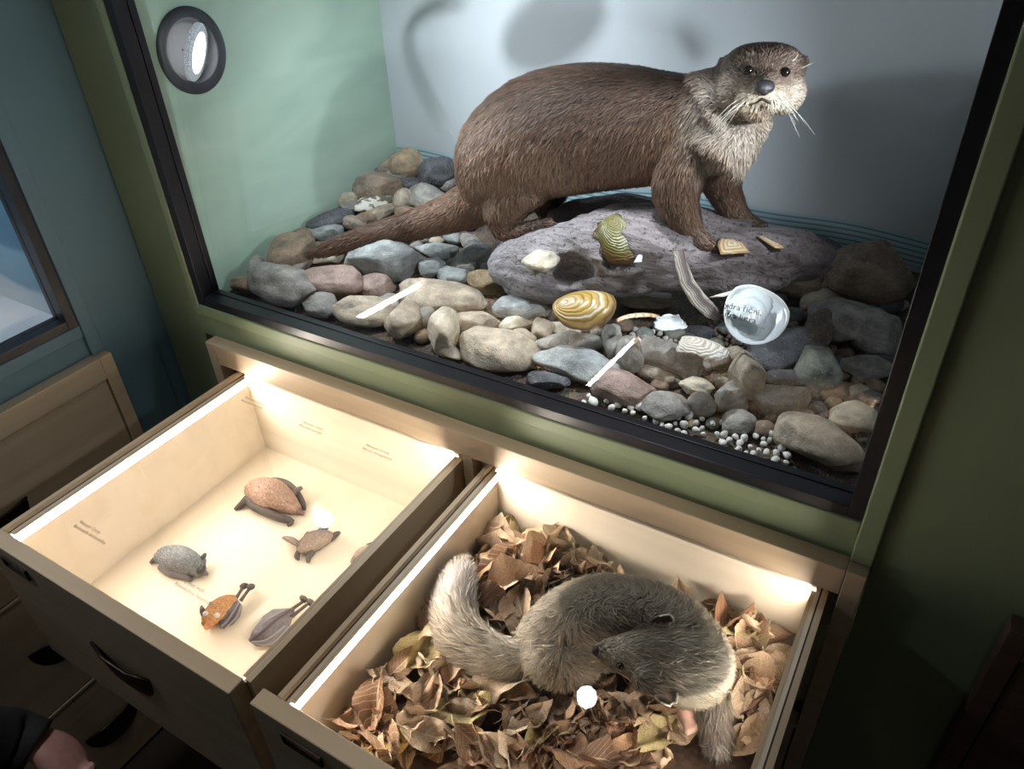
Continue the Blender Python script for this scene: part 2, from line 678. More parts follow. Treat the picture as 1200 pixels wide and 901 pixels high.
def lettering(name, lines, origin, xdir, ydir, size, mat, parent=None, gap=1.25, thick=0.00015):
    """lines of text as one mesh lying on a surface: origin is the left end of the first baseline"""
    X, Y = np.array(xdir, float), np.array(ydir, float)
    X, Y = X / np.linalg.norm(X), Y / np.linalg.norm(Y)
    vs, fs = [], []
    for i, ln in enumerate(lines):
        cu = bpy.data.curves.new('t', 'FONT')
        cu.body = ln
        cu.size = size
        cu.resolution_u = 2
        o = bpy.data.objects.new('t', cu)
        COL.objects.link(o)
        dg = bpy.context.evaluated_depsgraph_get()
        me = bpy.data.meshes.new_from_object(o.evaluated_get(dg))
        b = len(vs)
        for v in me.vertices:
            vs.append(tuple(np.array(origin) + X * v.co.x + Y * (v.co.y - i * gap * size)))
        fs += [tuple(k + b for k in p.vertices) for p in me.polygons]
        bpy.data.objects.remove(o)
        bpy.data.meshes.remove(me)
        bpy.data.curves.remove(cu)
    return MB().raw(vs, fs).build(name, mat, parent)

# ================================================================ the setting
FLOOR_Z = -0.86
mb = MB().box(-1.4, 2.6, -2.2, 0.9, FLOOR_Z - 0.05, FLOOR_Z)
tag(mb.build('floor', M['floor']), None, None, None, 'structure')
mb = MB().box(-1.4, 2.6, -2.2, 0.9, 1.56, 1.6)
tag(mb.build('ceiling', M['ceiling']), None, None, None, 'structure')
# green wall around the otter case: one sheet with the case and the drawer openings left free
mb = MB()
mb.box(-0.12, -0.014, 0.0, 0.02, FLOOR_Z, 1.56)
mb.box(-0.014, 1.022, 0.0, 0.02, -0.060, -0.020)
mb.box(-0.014, 1.022, 0.0, 0.02, 0.72, 1.56)
mb.box(1.0225, 2.6, 0.0, 0.02, FLOOR_Z, 1.56)
tag(mb.build('wall_back', M['green']), None, None, None, 'structure')
# blue wall to the left, with the blue case in it
mb = MB()
mb.box(-0.14, -0.12, -0.1235, -0.028, FLOOR_Z, 1.56)
mb.box(-0.14, -0.127, -0.028, 0.02, FLOOR_Z, 1.56)
mb.box(-0.14, -0.12, -1.151, -0.1235, -0.060, -0.020)
mb.box(-0.14, -0.12, -1.151, -0.1235, 0.72, 1.56)
mb.box(-0.14, -0.12, -2.2, -1.151, FLOOR_Z, 1.56)
tag(mb.build('wall_left', M['blue']), None, None, None, 'structure')


# ---------------------------------------------------------------- wall art of the case backs
def wave_back_mat(name, ground):
    m, nt, b = newmat(name)
    tc = N(nt, 'ShaderNodeTexCoord')
    sp = N(nt, 'ShaderNodeSeparateXYZ')
    nt.links.new(tc.outputs['Object'], sp.inputs[0])
    x, z = sp.outputs[0], sp.outputs[2]
    s1 = math_n(nt, 'MULTIPLY', math_n(nt, 'SINE', math_n(nt, 'MULTIPLY_ADD', x, 9.0, 1.2)), 0.004)
    s2 = math_n(nt, 'MULTIPLY', math_n(nt, 'SINE', math_n(nt, 'MULTIPLY_ADD', x, 23.0, 0.3)), 0.003)
    zz = math_n(nt, 'SUBTRACT', z, math_n(nt, 'ADD', math_n(nt, 'ADD', s1, s2), 0.091))
    line = math_n(nt, 'LESS_THAN', math_n(nt, 'FRACT', math_n(nt, 'DIVIDE', zz, 0.0080)), 0.34)
    inside = math_n(nt, 'MULTIPLY', math_n(nt, 'LESS_THAN', zz, 0.0), math_n(nt, 'GREATER_THAN', zz, -0.046))
    below = math_n(nt, 'LESS_THAN', zz, 0.0)
    nz = N(nt, 'ShaderNodeTexNoise', i_Scale=4.0, i_Detail=2.0)
    nt.links.new(tc.outputs['Object'], nz.inputs['Vector'])
    g = ramp(nt, nz.outputs[0], [(0.35, tuple(c * 0.95 for c in ground)), (0.65, tuple(min(1, c * 1.04) for c in ground))])
    c = mixc(nt, math_n(nt, 'MULTIPLY', below, 0.75), g, (0.46, 0.66, 0.74))
    c = mixc(nt, math_n(nt, 'MULTIPLY', math_n(nt, 'MULTIPLY', line, inside), 0.9), c, (0.13, 0.30, 0.37))
    nt.links.new(c, b.inputs['Base Color'])
    b.inputs['Roughness'].default_value = 0.55
    return m


def mint_water_mat():
    """mint side panel with faint printed swirls"""
    m, nt, b = newmat('mint_panel')
    tc = N(nt, 'ShaderNodeTexCoord')
    mp = N(nt, 'ShaderNodeMapping')
    mp.inputs['Scale'].default_value = (1, 3.0, 9.0)
    nt.links.new(tc.outputs['Object'], mp.inputs['Vector'])
    n1 = N(nt, 'ShaderNodeTexNoise', i_Scale=1.6, i_Detail=2.0, i_Distortion=0.8)
    nt.links.new(mp.outputs[0], n1.inputs['Vector'])
    nt.links.new(ramp(nt, n1.outputs[0], [(0.35, (0.44, 0.61, 0.49)), (0.5, (0.48, 0.66, 0.53)), (0.65, (0.53, 0.70, 0.57))]), b.inputs['Base Color'])
    b.inputs['Roughness'].default_value = 0.4
    return m


def blue_wave_mat():
    """painted bands of blue water"""
    m, nt, b = newmat('blue_wave_panel')
    tc = N(nt, 'ShaderNodeTexCoord')
    sp = N(nt, 'ShaderNodeSeparateXYZ')
    nt.links.new(tc.outputs['Object'], sp.inputs[0])
    s1 = math_n(nt, 'MULTIPLY', math_n(nt, 'SINE', math_n(nt, 'MULTIPLY', sp.outputs[1], 16.0)), 0.018)
    z = math_n(nt, 'MULTIPLY', math_n(nt, 'ADD', sp.outputs[2], s1), 2.0)
    nt.links.new(ramp(nt, z, [(0.10, (0.50, 0.55, 0.58)), (0.12, (0.20, 0.33, 0.42)), (0.24, (0.24, 0.40, 0.50)), (0.26, (0.10, 0.22, 0.33)), (0.42, (0.12, 0.25, 0.37)), (0.44, (0.30, 0.44, 0.52)), (1.0, (0.42, 0.52, 0.58))]), b.inputs['Base Color'])
    b.inputs['Roughness'].default_value = 0.5
    return m


def pane(x0, x1, z0, z1, y0, t):
    return MB().box(x0, x1, y0, y0 + t, z0, z1)


# ---------------------------------------------------------------- glass cases
def holed_panel(x0, x1, y0, y1, z0, z1, cy, cz, r):
    """upright panel with a round hole for a lamp"""
    n = 48
    vs, fs = [], []
    for x in (x0, x1):
        for k in range(n):
            a = 2 * math.pi * k / n
            vs.append((x, cy + r * math.cos(a), cz + r * math.sin(a)))
        for k in range(n):
            a = 2 * math.pi * k / n
            c, s_ = math.cos(a), math.sin(a)
            t = min(((y1 - cy) / c if c > 0 else (y0 - cy) / c) if abs(c) > 1e-6 else 9, ((z1 - cz) / s_ if s_ > 0 else (z0 - cz) / s_) if abs(s_) > 1e-6 else 9)
            vs.append((x, cy + c * t, cz + s_ * t))
        vs += [(x, y0, z0), (x, y1, z0), (x, y1, z1), (x, y0, z1)]
    m = 2 * n + 4
    for k in range(n):
        q = (k + 1) % n
        for b, flip in ((0, False), (m, True)):
            f = [b + k, b + q, b + n + q, b + n + k]
            fs.append(tuple(f[::-1] if flip else f))
        fs.append((k, q, m + q, m + k))
    # close the corners left by the fan
    for b, flip in ((0, False), (m, True)):
        for ci, (sy, sz) in enumerate(((-1, -1), (1, -1), (1, 1), (-1, 1))):
            yy, zz = (y0, y1)[sy > 0], (z0, z1)[sz > 0]
            best = None
            for k in range(n):
                q = (k + 1) % n
                p, w = vs[b + n + k], vs[b + n + q]
                on_y = lambda t: abs(t[1] - yy) < 1e-9
                on_z = lambda t: abs(t[2] - zz) < 1e-9
                if (on_y(p) and on_z(w)) or (on_z(p) and on_y(w)):
                    best = (b + n + k, b + n + q, b + 2 * n + ci)
            if best:
                fs.append(best)
    return vs, fs


CASE_TOP = 0.70


def display_case(loc, rz, label, side_mat, back_mat, base_mat, top_mat, surround_mat, depth, hole=None):
    r = empty('display_case', loc, rz)
    tag(r, label, 'display case')
    # raised painted edging round the black frame
    mb = MB()
    mb.box(-0.014, 0.0, -0.006, 0.02, -0.020, 0.72)
    mb.box(1.0, 1.022, -0.008, 0.02, -0.0555, 0.72)
    mb.box(0.0, 1.0, -0.006, 0.02, -0.020, 0.0)
    mb.box(0.0, 1.0, -0.006, 0.02, CASE_TOP, 0.72)
    bevel(mb.build('edging', surround_mat, r), 0.002)
    # black metal frame: outer rail, groove, inner rail
    mb = MB()

    def ring(a0, b0, a1, b1, y0, y1):
        mb.box(a0[0], a0[1], y0, y1, b0[0], CASE_TOP)
        mb.box(1 - a0[1], 1 - a0[0], y0, y1, b0[0], CASE_TOP)
        mb.box(a0[1], 1 - a0[1], y0, y1, b0[0], b0[1])
        mb.box(a0[1], 1 - a0[1], y0, y1, CASE_TOP - b0[1], CASE_TOP - b0[0])
    W = 0.0155
    ring((0.0, W), (0.0, W - 0.001), 0, 0, -0.004, 0.0172)
    ring((0.0, W - 0.002), (0.0, W - 0.003), 0, 0, 0.0172, 0.0192)
    ring((0.0, W), (0.0, W - 0.001), 0, 0, 0.0192, 0.0300)
    bevel(mb.build('frame', M['black_metal'], r), 0.0008)
    # the glass leans a little away from the viewer at its top
    gp = MB().box(0.002, 0.998, 0.0, 0.004, 0.002, CASE_TOP - 0.012).build('glass_pane', M['glass'], r)
    gp.location = (0, 0.0312, 0.0)
    gp.rotation_euler = (math.radians(-3.0), 0, 0)
    if hole:
        v, f = holed_panel(-0.010, 0.0, 0.031, depth, -0.040, CASE_TOP, *hole)
        MB().raw(v, f).build('side_panel', side_mat, r)
    else:
        MB().box(-0.010, 0.0, 0.031, depth, -0.040, CASE_TOP).build('side_panel', side_mat, r)
    if hole:
        v, f = holed_panel(1.0, 1.010, 0.031, depth, -0.040, CASE_TOP, 0.105, 0.400, hole[2])
        MB().raw(v, f).build('side_panel', M['case_white'], r)
    else:
        MB().box(1.0, 1.010, 0.031, depth, -0.040, CASE_TOP).build('side_panel', side_mat, r)
    MB().box(-0.010, 1.010, depth, depth + 0.01, -0.040, CASE_TOP).build('back_panel', back_mat, r)
    MB().box(-0.010, 1.010, 0.031, depth, CASE_TOP, CASE_TOP + 0.01).build('top_panel', top_mat, r)
    MB().box(-0.010, 1.010, 0.031, depth, -0.050, -0.040).build('base_panel', base_mat, r)
    return r


M['mintpanel'] = mint_water_mat()
M['waveback'] = wave_back_mat('wave_back_panel', (0.64, 0.69, 0.73))
M['bluewave'] = blue_wave_mat()
M['snow'] = simple('pale_base', (0.62, 0.66, 0.70), 0.6, 0.14, 7)
otter_case = display_case((0, 0, 0), 0, 'large green display case with black frame and glass, the otter standing inside', M['mintpanel'], M['waveback'], M['dark_inside'], M['case_dark'], M['green'], 0.53, (0.108, 0.356, 0.0455))
blue_case = display_case((-0.12, -1.137, 0), math.pi / 2, 'blue wall display case with black frame cut off at the left edge', M['bluewave'], M['bluewave'], M['snow'], M['case_white'], M['blue'], 0.45)
for ch in blue_case.children:
    if ch.name.startswith('base_panel'):
        ch.location.z = 0.04

# caption printed on the otter case's glass
o0 = at(842.5, 358.5, 'y', 0.0400) - np.array((0, 0.0312, 0))
lettering('lettering', ['Vydra říční,', 'Lutra lutra'], (o0[0], -0.0003, o0[2]), (1, 0, 0.0), (0, 0, 1), 0.0092, M['ink'],
          [c for c in otter_case.children if c.name.startswith('glass_pane')][0], 1.1)


# ---------------------------------------------------------------- recessed spotlights
def spotlight(loc, aim_n, tilt, label, col, strength, radius=0.058):
    """a round recessed lamp: aim_n is the panel normal, tilt the direction the lens looks"""
    r = empty('recessed_spotlight', loc)
    q = Vector(aim_n).to_track_quat('Z', 'Y')
    r.rotation_euler = q.to_euler()
    tag(r, label, 'spotlight', None)
    seg = 48
    R = radius

    def lathe(prof):
        vs = [(p[0] * math.cos(2 * math.pi * k / seg), p[0] * math.sin(2 * math.pi * k / seg), p[1]) for p in prof for k in range(seg)]
        fs = [(i * seg + k, i * seg + (k + 1) % seg, (i + 1) * seg + (k + 1) % seg, (i + 1) * seg + k) for i in range(len(prof) - 1) for k in range(seg)]
        return vs, fs
    v, f = lathe([(R, 0.0), (R, 0.0025), (R * 0.98, 0.004), (R * 0.76, 0.0042), (R * 0.73, 0.0035), (R * 0.73, 0.0005), (R, 0.0)])
    MB().raw(v, f).build('trim_ring', M['trim_grey'], r, True)
    v, f = lathe([(R * 0.73, 0.003), (R * 0.70, -0.010), (R * 0.55, -0.019), (R * 0.02, -0.020)])
    MB().raw(v, f).build('reflector', M['reflector'], r, True)
    # tilted LED lens with its facets
    t = Vector(tilt)
    t = q.inverted() @ t.normalized()
    lq = t.to_track_quat('Z', 'Y')
    lr = R * 0.69
    v, f = lathe([(lr, -0.006), (lr, 0.0), (lr * 0.93, 0.0015), (lr * 0.72, 0.0015)])
    body = MB().raw(v, f).build('lens_rim', M['lens_rim'], r, True)
    body.rotation_euler = lq.to_euler()
    body.location = t * 0.0085
    v, f = lathe([(lr * 0.72, 0.0015), (lr * 0.5, 0.0022), (lr * 0.2, 0.0026), (0.00001, 0.0027)])
    core = MB().raw(v, f).build('lens', emit('spot_lens', col, strength), r, True)
    core.rotation_euler = lq.to_euler()
    core.location = t * 0.0085
    return r


def rim_mat():
    m, nt, b = newmat('lens_rim')
    tc = N(nt, 'ShaderNodeTexCoord')
    vo = N(nt, 'ShaderNodeTexVoronoi', i_Scale=620.0)
    nt.links.new(tc.outputs['Object'], vo.inputs['Vector'])
    c = ramp(nt, vo.outputs[0], [(0.1, (0.8, 0.85, 0.9)), (0.55, (0.30, 0.34, 0.38))])
    nt.links.new(c, b.inputs['Base Color'])
    nt.links.new(c, b.inputs['Emission Color'])
    b.inputs['Emission Strength'].default_value = 0.55
    b.inputs['Roughness'].default_value = 0.2
    return m


M['lens_rim'] = rim_mat()
spotlight((0.0002, 0.108, 0.356), (1, 0, 0), (0.80, 0.48, -0.32), 'round recessed spotlight with dark ring in the mint side of the otter case', (0.93, 0.97, 1.0), 4.0)
spotlight((0.9998, 0.105, 0.400), (-1, 0, 0), (-0.99, 0.05, -0.05), 'round recessed spotlight in the right side of the otter case, half hidden by the frame', (0.93, 0.97, 1.0), 9.0)
sl = spotlight((0.30, 0.10, CASE_TOP - 0.0215), (0, 0.45, -0.893), (0, 0.45, -0.893), 'round recessed spotlight in the ceiling of the otter case, left one', (0.93, 0.97, 1.0), 9.0, 0.029)
vs_ = [(0.0235 * math.cos(a), 0.0235 * math.sin(a), z) for z in (0.002, 0.058) for a in [2 * math.pi * k / 32 for k in range(32)]]
vs_ += [(0.0220 * math.cos(a), 0.0220 * math.sin(a), z) for z in (0.058, 0.002) for a in [2 * math.pi * k / 32 for k in range(32)]]
MB().raw(vs_, [(i * 32 + k, i * 32 + (k + 1) % 32, (i + 1) * 32 + (k + 1) % 32, (i + 1) * 32 + k) for i in range(3) for k in range(32)]).build('added_glare_tube', M['trim_grey'], sl, True)  # unseen tube, added to keep this lens out of the lid reflections
spotlight((0.612, 0.187, CASE_TOP - 0.0215), (0, 0, -1), (0.0, 0.15, -1), 'round recessed spotlight in the ceiling of the otter case, right one', (1.0, 0.93, 0.84), 6.0, 0.027)


# ---------------------------------------------------------------- drawers
ZR = -0.107                # top of the drawer sides
ZF = -0.265                # drawer floor


def half_moon(mb, cx, y, z, w, h, n=20):
    """recessed half-round pull: flat edge up, bulging shell in front of the panel"""
    vs, fs = [], []
    rows = 6
    for j in range(rows + 1):
        s = j / rows
        for i in range(n + 1):
            a = math.pi * i / n
            rr = 1 - s
            vs.append((cx + math.cos(a) * w * rr, y - 0.012 * math.sin(s * math.pi / 2), z - math.sin(a) * h * rr))
    for j in range(rows):
        for i in range(n):
            a = j * (n + 1) + i
            fs.append((a, a + 1, a + n + 2, a + n + 1))
    mb.raw(vs, fs)
    mb.loft([(cx - w, y - 0.001, z), (cx - w * 0.4, y - 0.009, z), (cx + w * 0.4, y - 0.009, z), (cx + w, y - 0.001, z)], 0.0022, seg=8)
    return mb


def drawer(cab, x0, x1, px0, px1, yfront, open_=True, zt=ZR, zb=-0.345, box_depth=0.44, wood_front='birch_x', led=True):
    """pulled-out display drawer; returns the drawer part"""
    yb = yfront + 0.020
    t = 0.013
    mb = MB()
    if open_:
        # side boards in two plies with a groove for the lid, back board, floor
        yk = -0.010
        for (a, b) in ((x0, x0 + t), (x1 - t, x1)):
            inner_left = a == x0
            oa, ob = (a, a + 0.0065) if inner_left else (b - 0.0065, b)
            ia, ib = (a + 0.0085, b) if inner_left else (a, b - 0.0085)
            ga, gb = (a + 0.0065, a + 0.0085) if inner_left else (b - 0.0085, b - 0.0065)
            mb.box(oa, ob, yb, yk + 0.012, zb + 0.02, zt, 0)
            mb.box(ga, gb, yb, yk + 0.012, zb + 0.02, zt - 0.0068, 2)
            mb.box(ia, ib, yb, yk + 0.012, zb + 0.02, zt - 0.0068, 1)
        mb.box(x0 + t, x1 - t, yk, yk + 0.012, zb + 0.02, zt - 0.001, 1)
        mb.box(x0 + t, x1 - t, yb, yk, ZF - 0.008, ZF, 3)
        d = mb.build('drawer', [M['birch_y'], M['birch_in'], M['groove'], M['birch_floor']], cab)
    else:
        d = mb.box(x0, x1, yb, yb + box_depth, zb + 0.02, zt, 0).build('drawer', M['groove'], cab)
    fm = M[wood_front]
    bevel(MB().box(px0, px1, yfront, yb, zb, zt).build('front_panel', fm, d), 0.0015)
    cx = (px0 + px1) / 2
    half_moon(MB(), cx, yfront, zt - 0.105, 0.055, 0.062).build('half_round_pull', M['bronze'], d, True)
    # label holder: an empty slot frame
    mb = MB()
    lx, lz = px0 + 0.040, zt - 0.017
    for q in ((lx, lx + 0.052, lz - 0.002, lz), (lx, lx + 0.052, lz - 0.017, lz - 0.015), (lx, lx + 0.002, lz - 0.015, lz - 0.002), (lx + 0.050, lx + 0.052, lz - 0.015, lz - 0.002)):
        mb.box(q[0], q[1], yfront - 0.003, yfront, q[2], q[3])
    mb.build('label_holder', M['bronze'], d)
    if open_:
        for nm, a in (('l', x0 + t), ('r', x1 - t)):
            mb = MB()
            s = 1 if nm == 'l' else -1
            xs = sorted((a, a + s * 0.0045))
            mb.box(xs[0], xs[1], yb + 0.004, -0.012, zt - 0.0205, zt - 0.0085)
            mb.build('light_strip', M['led'] if nm == 'l' else M['led_soft'], d)
            xs = sorted((a, a + s * 0.0047))
            MB().box(xs[0], xs[1], yb + 0.004, -0.012, zt - 0.0083, zt - 0.0066).build('strip_cap', M['birch_y'], d)
            xs = sorted((a, a + s * 0.0046))
            MB().box(xs[0], xs[1], yb + 0.004, -0.012, zt - 0.0235, zt - 0.0207).build('strip_ledge', M['birch_in'], d)
        lid = MB().box(x0 + 0.0088, x1 - 0.0088, yb + 0.001, -0.0105, zt - 0.0065, zt - 0.003).build('glass_lid', M['glass'], d)
        return d, lid
    return d, None


def drawer_cabinet(loc, rz, label, fw):
    r = empty('drawer_cabinet', loc, rz)
    tag(r, label, 'cabinet')
    mb = MB()
    zb = FLOOR_Z + 0.001
    for (a, b) in ((0.014, 0.034), (0.510, 0.526), (1.0, 1.021)):
        mb.box(a, b, -0.023, -0.0005, zb, -0.0945 if 0.3 < a < 0.9 else -0.056)
    mb.box(0.034, 1.0, -0.023, -0.0005, -0.0945, -0.056)
    for z in (-0.352, -0.606):
        mb.box(0.034, 0.510, -0.022, -0.0005, z - 0.006, z)
        mb.box(0.526, 1.0, -0.022, -0.0005, z - 0.006, z)
    bevel(mb.build('face_frame', M[fw], r), 0.0012)
    mb = MB()
    mb.box(0.020, 0.032, 0.0205, 0.45, zb, -0.064)
    mb.box(1.003, 1.015, 0.0205, 0.45, zb, -0.064)
    mb.box(0.512, 0.524, 0.0205, 0.45, zb, -0.064)
    mb.box(0.032, 1.003, 0.45, 0.46, zb, -0.064)
    mb.box(0.032, 0.512, 0.0205, 0.45, -0.360, -0.353)
    mb.box(0.524, 1.003, 0.0205, 0.45, -0.360, -0.353)
    mb.build('body', M['birch_in'] if fw == 'birch_x' else M['plum_wood'], r)
    return r


cab = drawer_cabinet((0, 0, 0), 0, 'pale wooden drawer cabinet under the otter case with two drawers pulled out', 'birch_x')
d_left, lid_left = drawer(cab, 0.059, 0.507, 0.043, 0.497, -0.430)
d_right, lid_right = drawer(cab, 0.542, 0.990, 0.523, 0.996, -0.427)
for (a, b) in ((0.036, 0.508), (0.528, 0.998)):
    for (zt, zb) in ((-0.360, -0.604), (-0.614, -0.852)):
        drawer(cab, a + 0.01, b - 0.01, a, b, -0.020, False, zt, zb)
blue_cab = drawer_cabinet((-0.12, -1.137, 0), math.pi / 2, 'wooden drawer cabinet under the blue case with its drawers shut', 'birch_x')
for (a, b) in ((0.036, 0.508), (0.528, 0.998)):
    for (zt, zb) in ((-0.0965, -0.350), (-0.360, -0.604), (-0.614, -0.852)):
        drawer(blue_cab, a + 0.01, b - 0.01, a, b, -0.020, False, zt, zb)
right_cab = drawer_cabinet((1.136, 0.0, 0), 0, 'dark reddish wooden cabinet with shut drawers at the lower right edge', 'plum_wood')
for (a, b) in ((0.036, 0.508), (0.528, 0.998)):
    for (zt, zb) in ((-0.0965, -0.350), (-0.360, -0.604), (-0.614, -0.852)):
        drawer(right_cab, a + 0.01, b - 0.01, a, b, -0.020, False, zt, zb, wood_front='plum_wood')

# captions printed on the glass lids
zl = ZR - 0.0029
for (u, v, lines, lid) in ((92, 612, ['Netopýr černý,', 'Barbastella barbastellus'], lid_left), (354, 495, ['Netopýr ušatý,', 'Plecotus auritus'], lid_left),
                           (428, 522, ['Netopýr brvitý,', 'Myotis emarginatus'], lid_left), (286, 466, ['Netopýr rezavý,', 'Nyctalus noctula'], lid_left),
                           (210, 679, ['Vrápenec malý,', 'Rhinolophus hipposideros'], lid_left), (443, 783, ['Kuna skalní,', 'Martes foina'], lid_right)):
    lettering('lettering', lines, at(u, v, 'z', zl), (1, 0, 0), (0, 1, 0), 0.0068, M['ink_soft'] if lid is lid_left else M['ink'], lid, 1.2)

# ================================================================ inside the otter case: stone bed
def bedh(x, y):
    s = max(0.0, min(1.0, (y - 0.03) / 0.5))
    return -0.012 + 0.046 * s ** 0.9 + 0.030 * max(0, 1 - x / 0.40) * s


def grid_mesh(x0, x1, y0, y1, nx, ny, hf):
    vs = [(x0 + (x1 - x0) * i / nx, y0 + (y1 - y0) * j / ny) for j in range(ny + 1) for i in range(nx + 1)]
    vs = [(x, y, hf(x, y)) for x, y in vs]
    fs = [(j * (nx + 1) + i, j * (nx + 1) + i + 1, (j + 1) * (nx + 1) + i + 1, (j + 1) * (nx + 1) + i) for j in range(ny) for i in range(nx)]
    n = len(vs)
    # skirt and underside, so that the bed is a solid mass
    zb = -0.039
    b = [(x0, y0, zb), (x1, y0, zb), (x1, y1, zb), (x0, y1, zb)]
    vs += b
    row = lambda j: [j * (nx + 1) + i for i in range(nx + 1)]
    colm = lambda i: [j * (nx + 1) + i for j in range(ny + 1)]
    fs += [tuple([n, n + 1] + row(0)[::-1]), tuple([n + 2, n + 3] + row(ny)), tuple([n + 1, n + 2] + colm(nx)[::-1]), tuple([n + 3, n] + colm(0)), (n + 3, n + 2, n + 1, n)]
    return vs, fs


def grit_mat():
    m, nt, b = newmat('brown_grit')
    tc = N(nt, 'ShaderNodeTexCoord')
    vo = N(nt, 'ShaderNodeTexVoronoi', i_Scale=260.0)
    nt.links.new(tc.outputs['Object'], vo.inputs['Vector'])
    nz = N(nt, 'ShaderNodeTexNoise', i_Scale=20.0, i_Detail=3.0)
    nt.links.new(tc.outputs['Object'], nz.inputs['Vector'])
    c = mixc(nt, 0.5, ramp(nt, nz.outputs[0], [(0.35, (0.10, 0.075, 0.06)), (0.65, (0.24, 0.18, 0.13))]), vo.outputs['Color'], 'MULTIPLY')
    nt.links.new(c, b.inputs['Base Color'])
    b.inputs['Roughness'].default_value = 0.85
    bump(nt, b, vo.outputs['Distance'], 0.8, 0.004)
    return m


v, f = grid_mesh(0.001, 0.999, 0.0395, 0.529, 60, 30, lambda x, y: bedh(x, y) + 0.003 * mnoise.noise(Vector((x * 40, y * 40, 0))))
tag(MB().raw(v, f).build('grit_bed', grit_mat(), None, True), 'brown grit bed under the stones in the otter case', 'grit', None, 'stuff')

ICO = {}


def ico(n):
    if n not in ICO:
        import bmesh
        bm = bmesh.new()
        bmesh.ops.create_icosphere(bm, subdivisions=n, radius=1.0)
        V = np.array([v.co[:] for v in bm.verts])
        Fc = [tuple(v.index for v in f.verts) for f in bm.faces]
        bm.free()
        ICO[n] = (V, Fc)
    return ICO[n]


def stone_shape(kind, seed, lod):
    V, Fc = ico(lod)
    rg = np.random.default_rng(seed)
    P = V.copy()
    if kind == 'f':
        P = np.sign(P) * np.abs(P) ** np.array([0.8, 0.8, 0.62])
        P /= np.abs(P).max(0)
    n1 = fnoise(V, 1.15, seed * 3.7)
    n2 = fnoise(V, 2.6, seed * 1.3 + 9)
    amp = {'r': (0.20, 0.07), 'f': (0.20, 0.08), 'a': (0.26, 0.10)}[kind]
    P *= (1 + amp[0] * n1 + amp[1] * n2)[:, None]
    planes = {'r': 5, 'f': 7, 'a': 11}[kind]
    for _ in range(planes):
        d = rg.normal(size=3)
        d /= np.linalg.norm(d)
        off = rg.uniform(0.68, 0.86) if kind == 'a' else rg.uniform(0.72, 0.90)
        e = P @ d - off
        e = np.where(e > 0, e, 0)
        P -= e[:, None] * d * 0.93
    P += 0.022 * fnoise(V, 6.0, seed)[:, None] * V
    P /= np.array([np.abs(P[:, i]).max() for i in range(3)])
    return P, Fc


STONE_COL = {'bl': (0.34, 0.37, 0.375), 'gy': (0.33, 0.32, 0.30), 'br': (0.27, 0.20, 0.145), 'tn': (0.44, 0.38, 0.30), 'pk': (0.34, 0.25, 0.22),
             'dk': (0.115, 0.12, 0.135), 'cr': (0.62, 0.57, 0.46), 'gn': (0.28, 0.29, 0.25), 'db': (0.15, 0.115, 0.09), 'or': (0.42, 0.31, 0.185), 'wh': (0.85, 0.82, 0.76)}


def put_stone(i, u, vv, a, b, ang, col, kind, label, lift=0.0, thick=0.72, name='stone'):
    a, b = a * 1.10, b * 1.24
    z = 0.03
    for _ in range(6):
        p = at(u, vv, 'z', z)
        m = mpp(p)
        w = b * m / 0.81
        h = w * thick
        x, y = min(max(p[0], 0.0), 1.0), min(max(p[1], 0.045), 0.53)
        z = bedh(x, y) + h * 0.86 + lift
    p = at(u, vv, 'z', z)
    m = mpp(p)
    # long axis: the horizontal direction that runs along the seen angle
    best, bd = None, 9
    u0, v0 = pix(p)
    for k in range(90):
        t = math.pi * k / 90
        q = p + np.array([math.cos(t), math.sin(t), 0]) * 0.01
        du, dv = np.array(pix(q)) - (u0, v0)
        e = abs((math.atan2(dv, du) - math.radians(ang) + math.pi / 2) % math.pi - math.pi / 2)
        if e < bd:
            best, bd, ln = t, e, math.hypot(du, dv) / 0.01
    la = a / ln
    w = b * m / 0.81
    h = w * thick
    if a >= b and ln * m < 0.75:
        la = a * m / max(ln * m, 0.62)
    lod = 4 if a > 17 else 3
    P, Fc = stone_shape(kind, i + 1, lod)
    P = P * np.array([la, w, h])
    # keep it inside the case
    hx = abs(math.cos(best)) * la + abs(math.sin(best)) * w
    hy = abs(math.sin(best)) * la + abs(math.cos(best)) * w
    p[0] = min(max(p[0], 0.002 + hx * 0.93), 0.998 - hx * 0.93)
    p[1] = min(max(p[1], 0.0395 + hy * 0.93), 0.529 - hy * 0.93)
    # tilt a little, turn, and let it rest flat on the bed
    rm = np.array((Matrix.Rotation(best, 3, 'Z') @ Matrix.Rotation(random.uniform(-.14, .14), 3, 'X') @ Matrix.Rotation(random.uniform(-.12, .12), 3, 'Y')))
    P = P @ rm.T
    if lift == 0:
        P[:, 2] = np.maximum(P[:, 2], bedh(p[0], p[1]) - p[2] + 0.001)
    o = MB().raw(P, Fc).build(name, M['stone'], None, True)
    o.location = p
    c = np.array(STONE_COL[col]) * random.uniform(0.92, 1.08)
    o.color = (*c, 1)
    tag(o, label, 'stone', 'stones in the otter case')
    return o


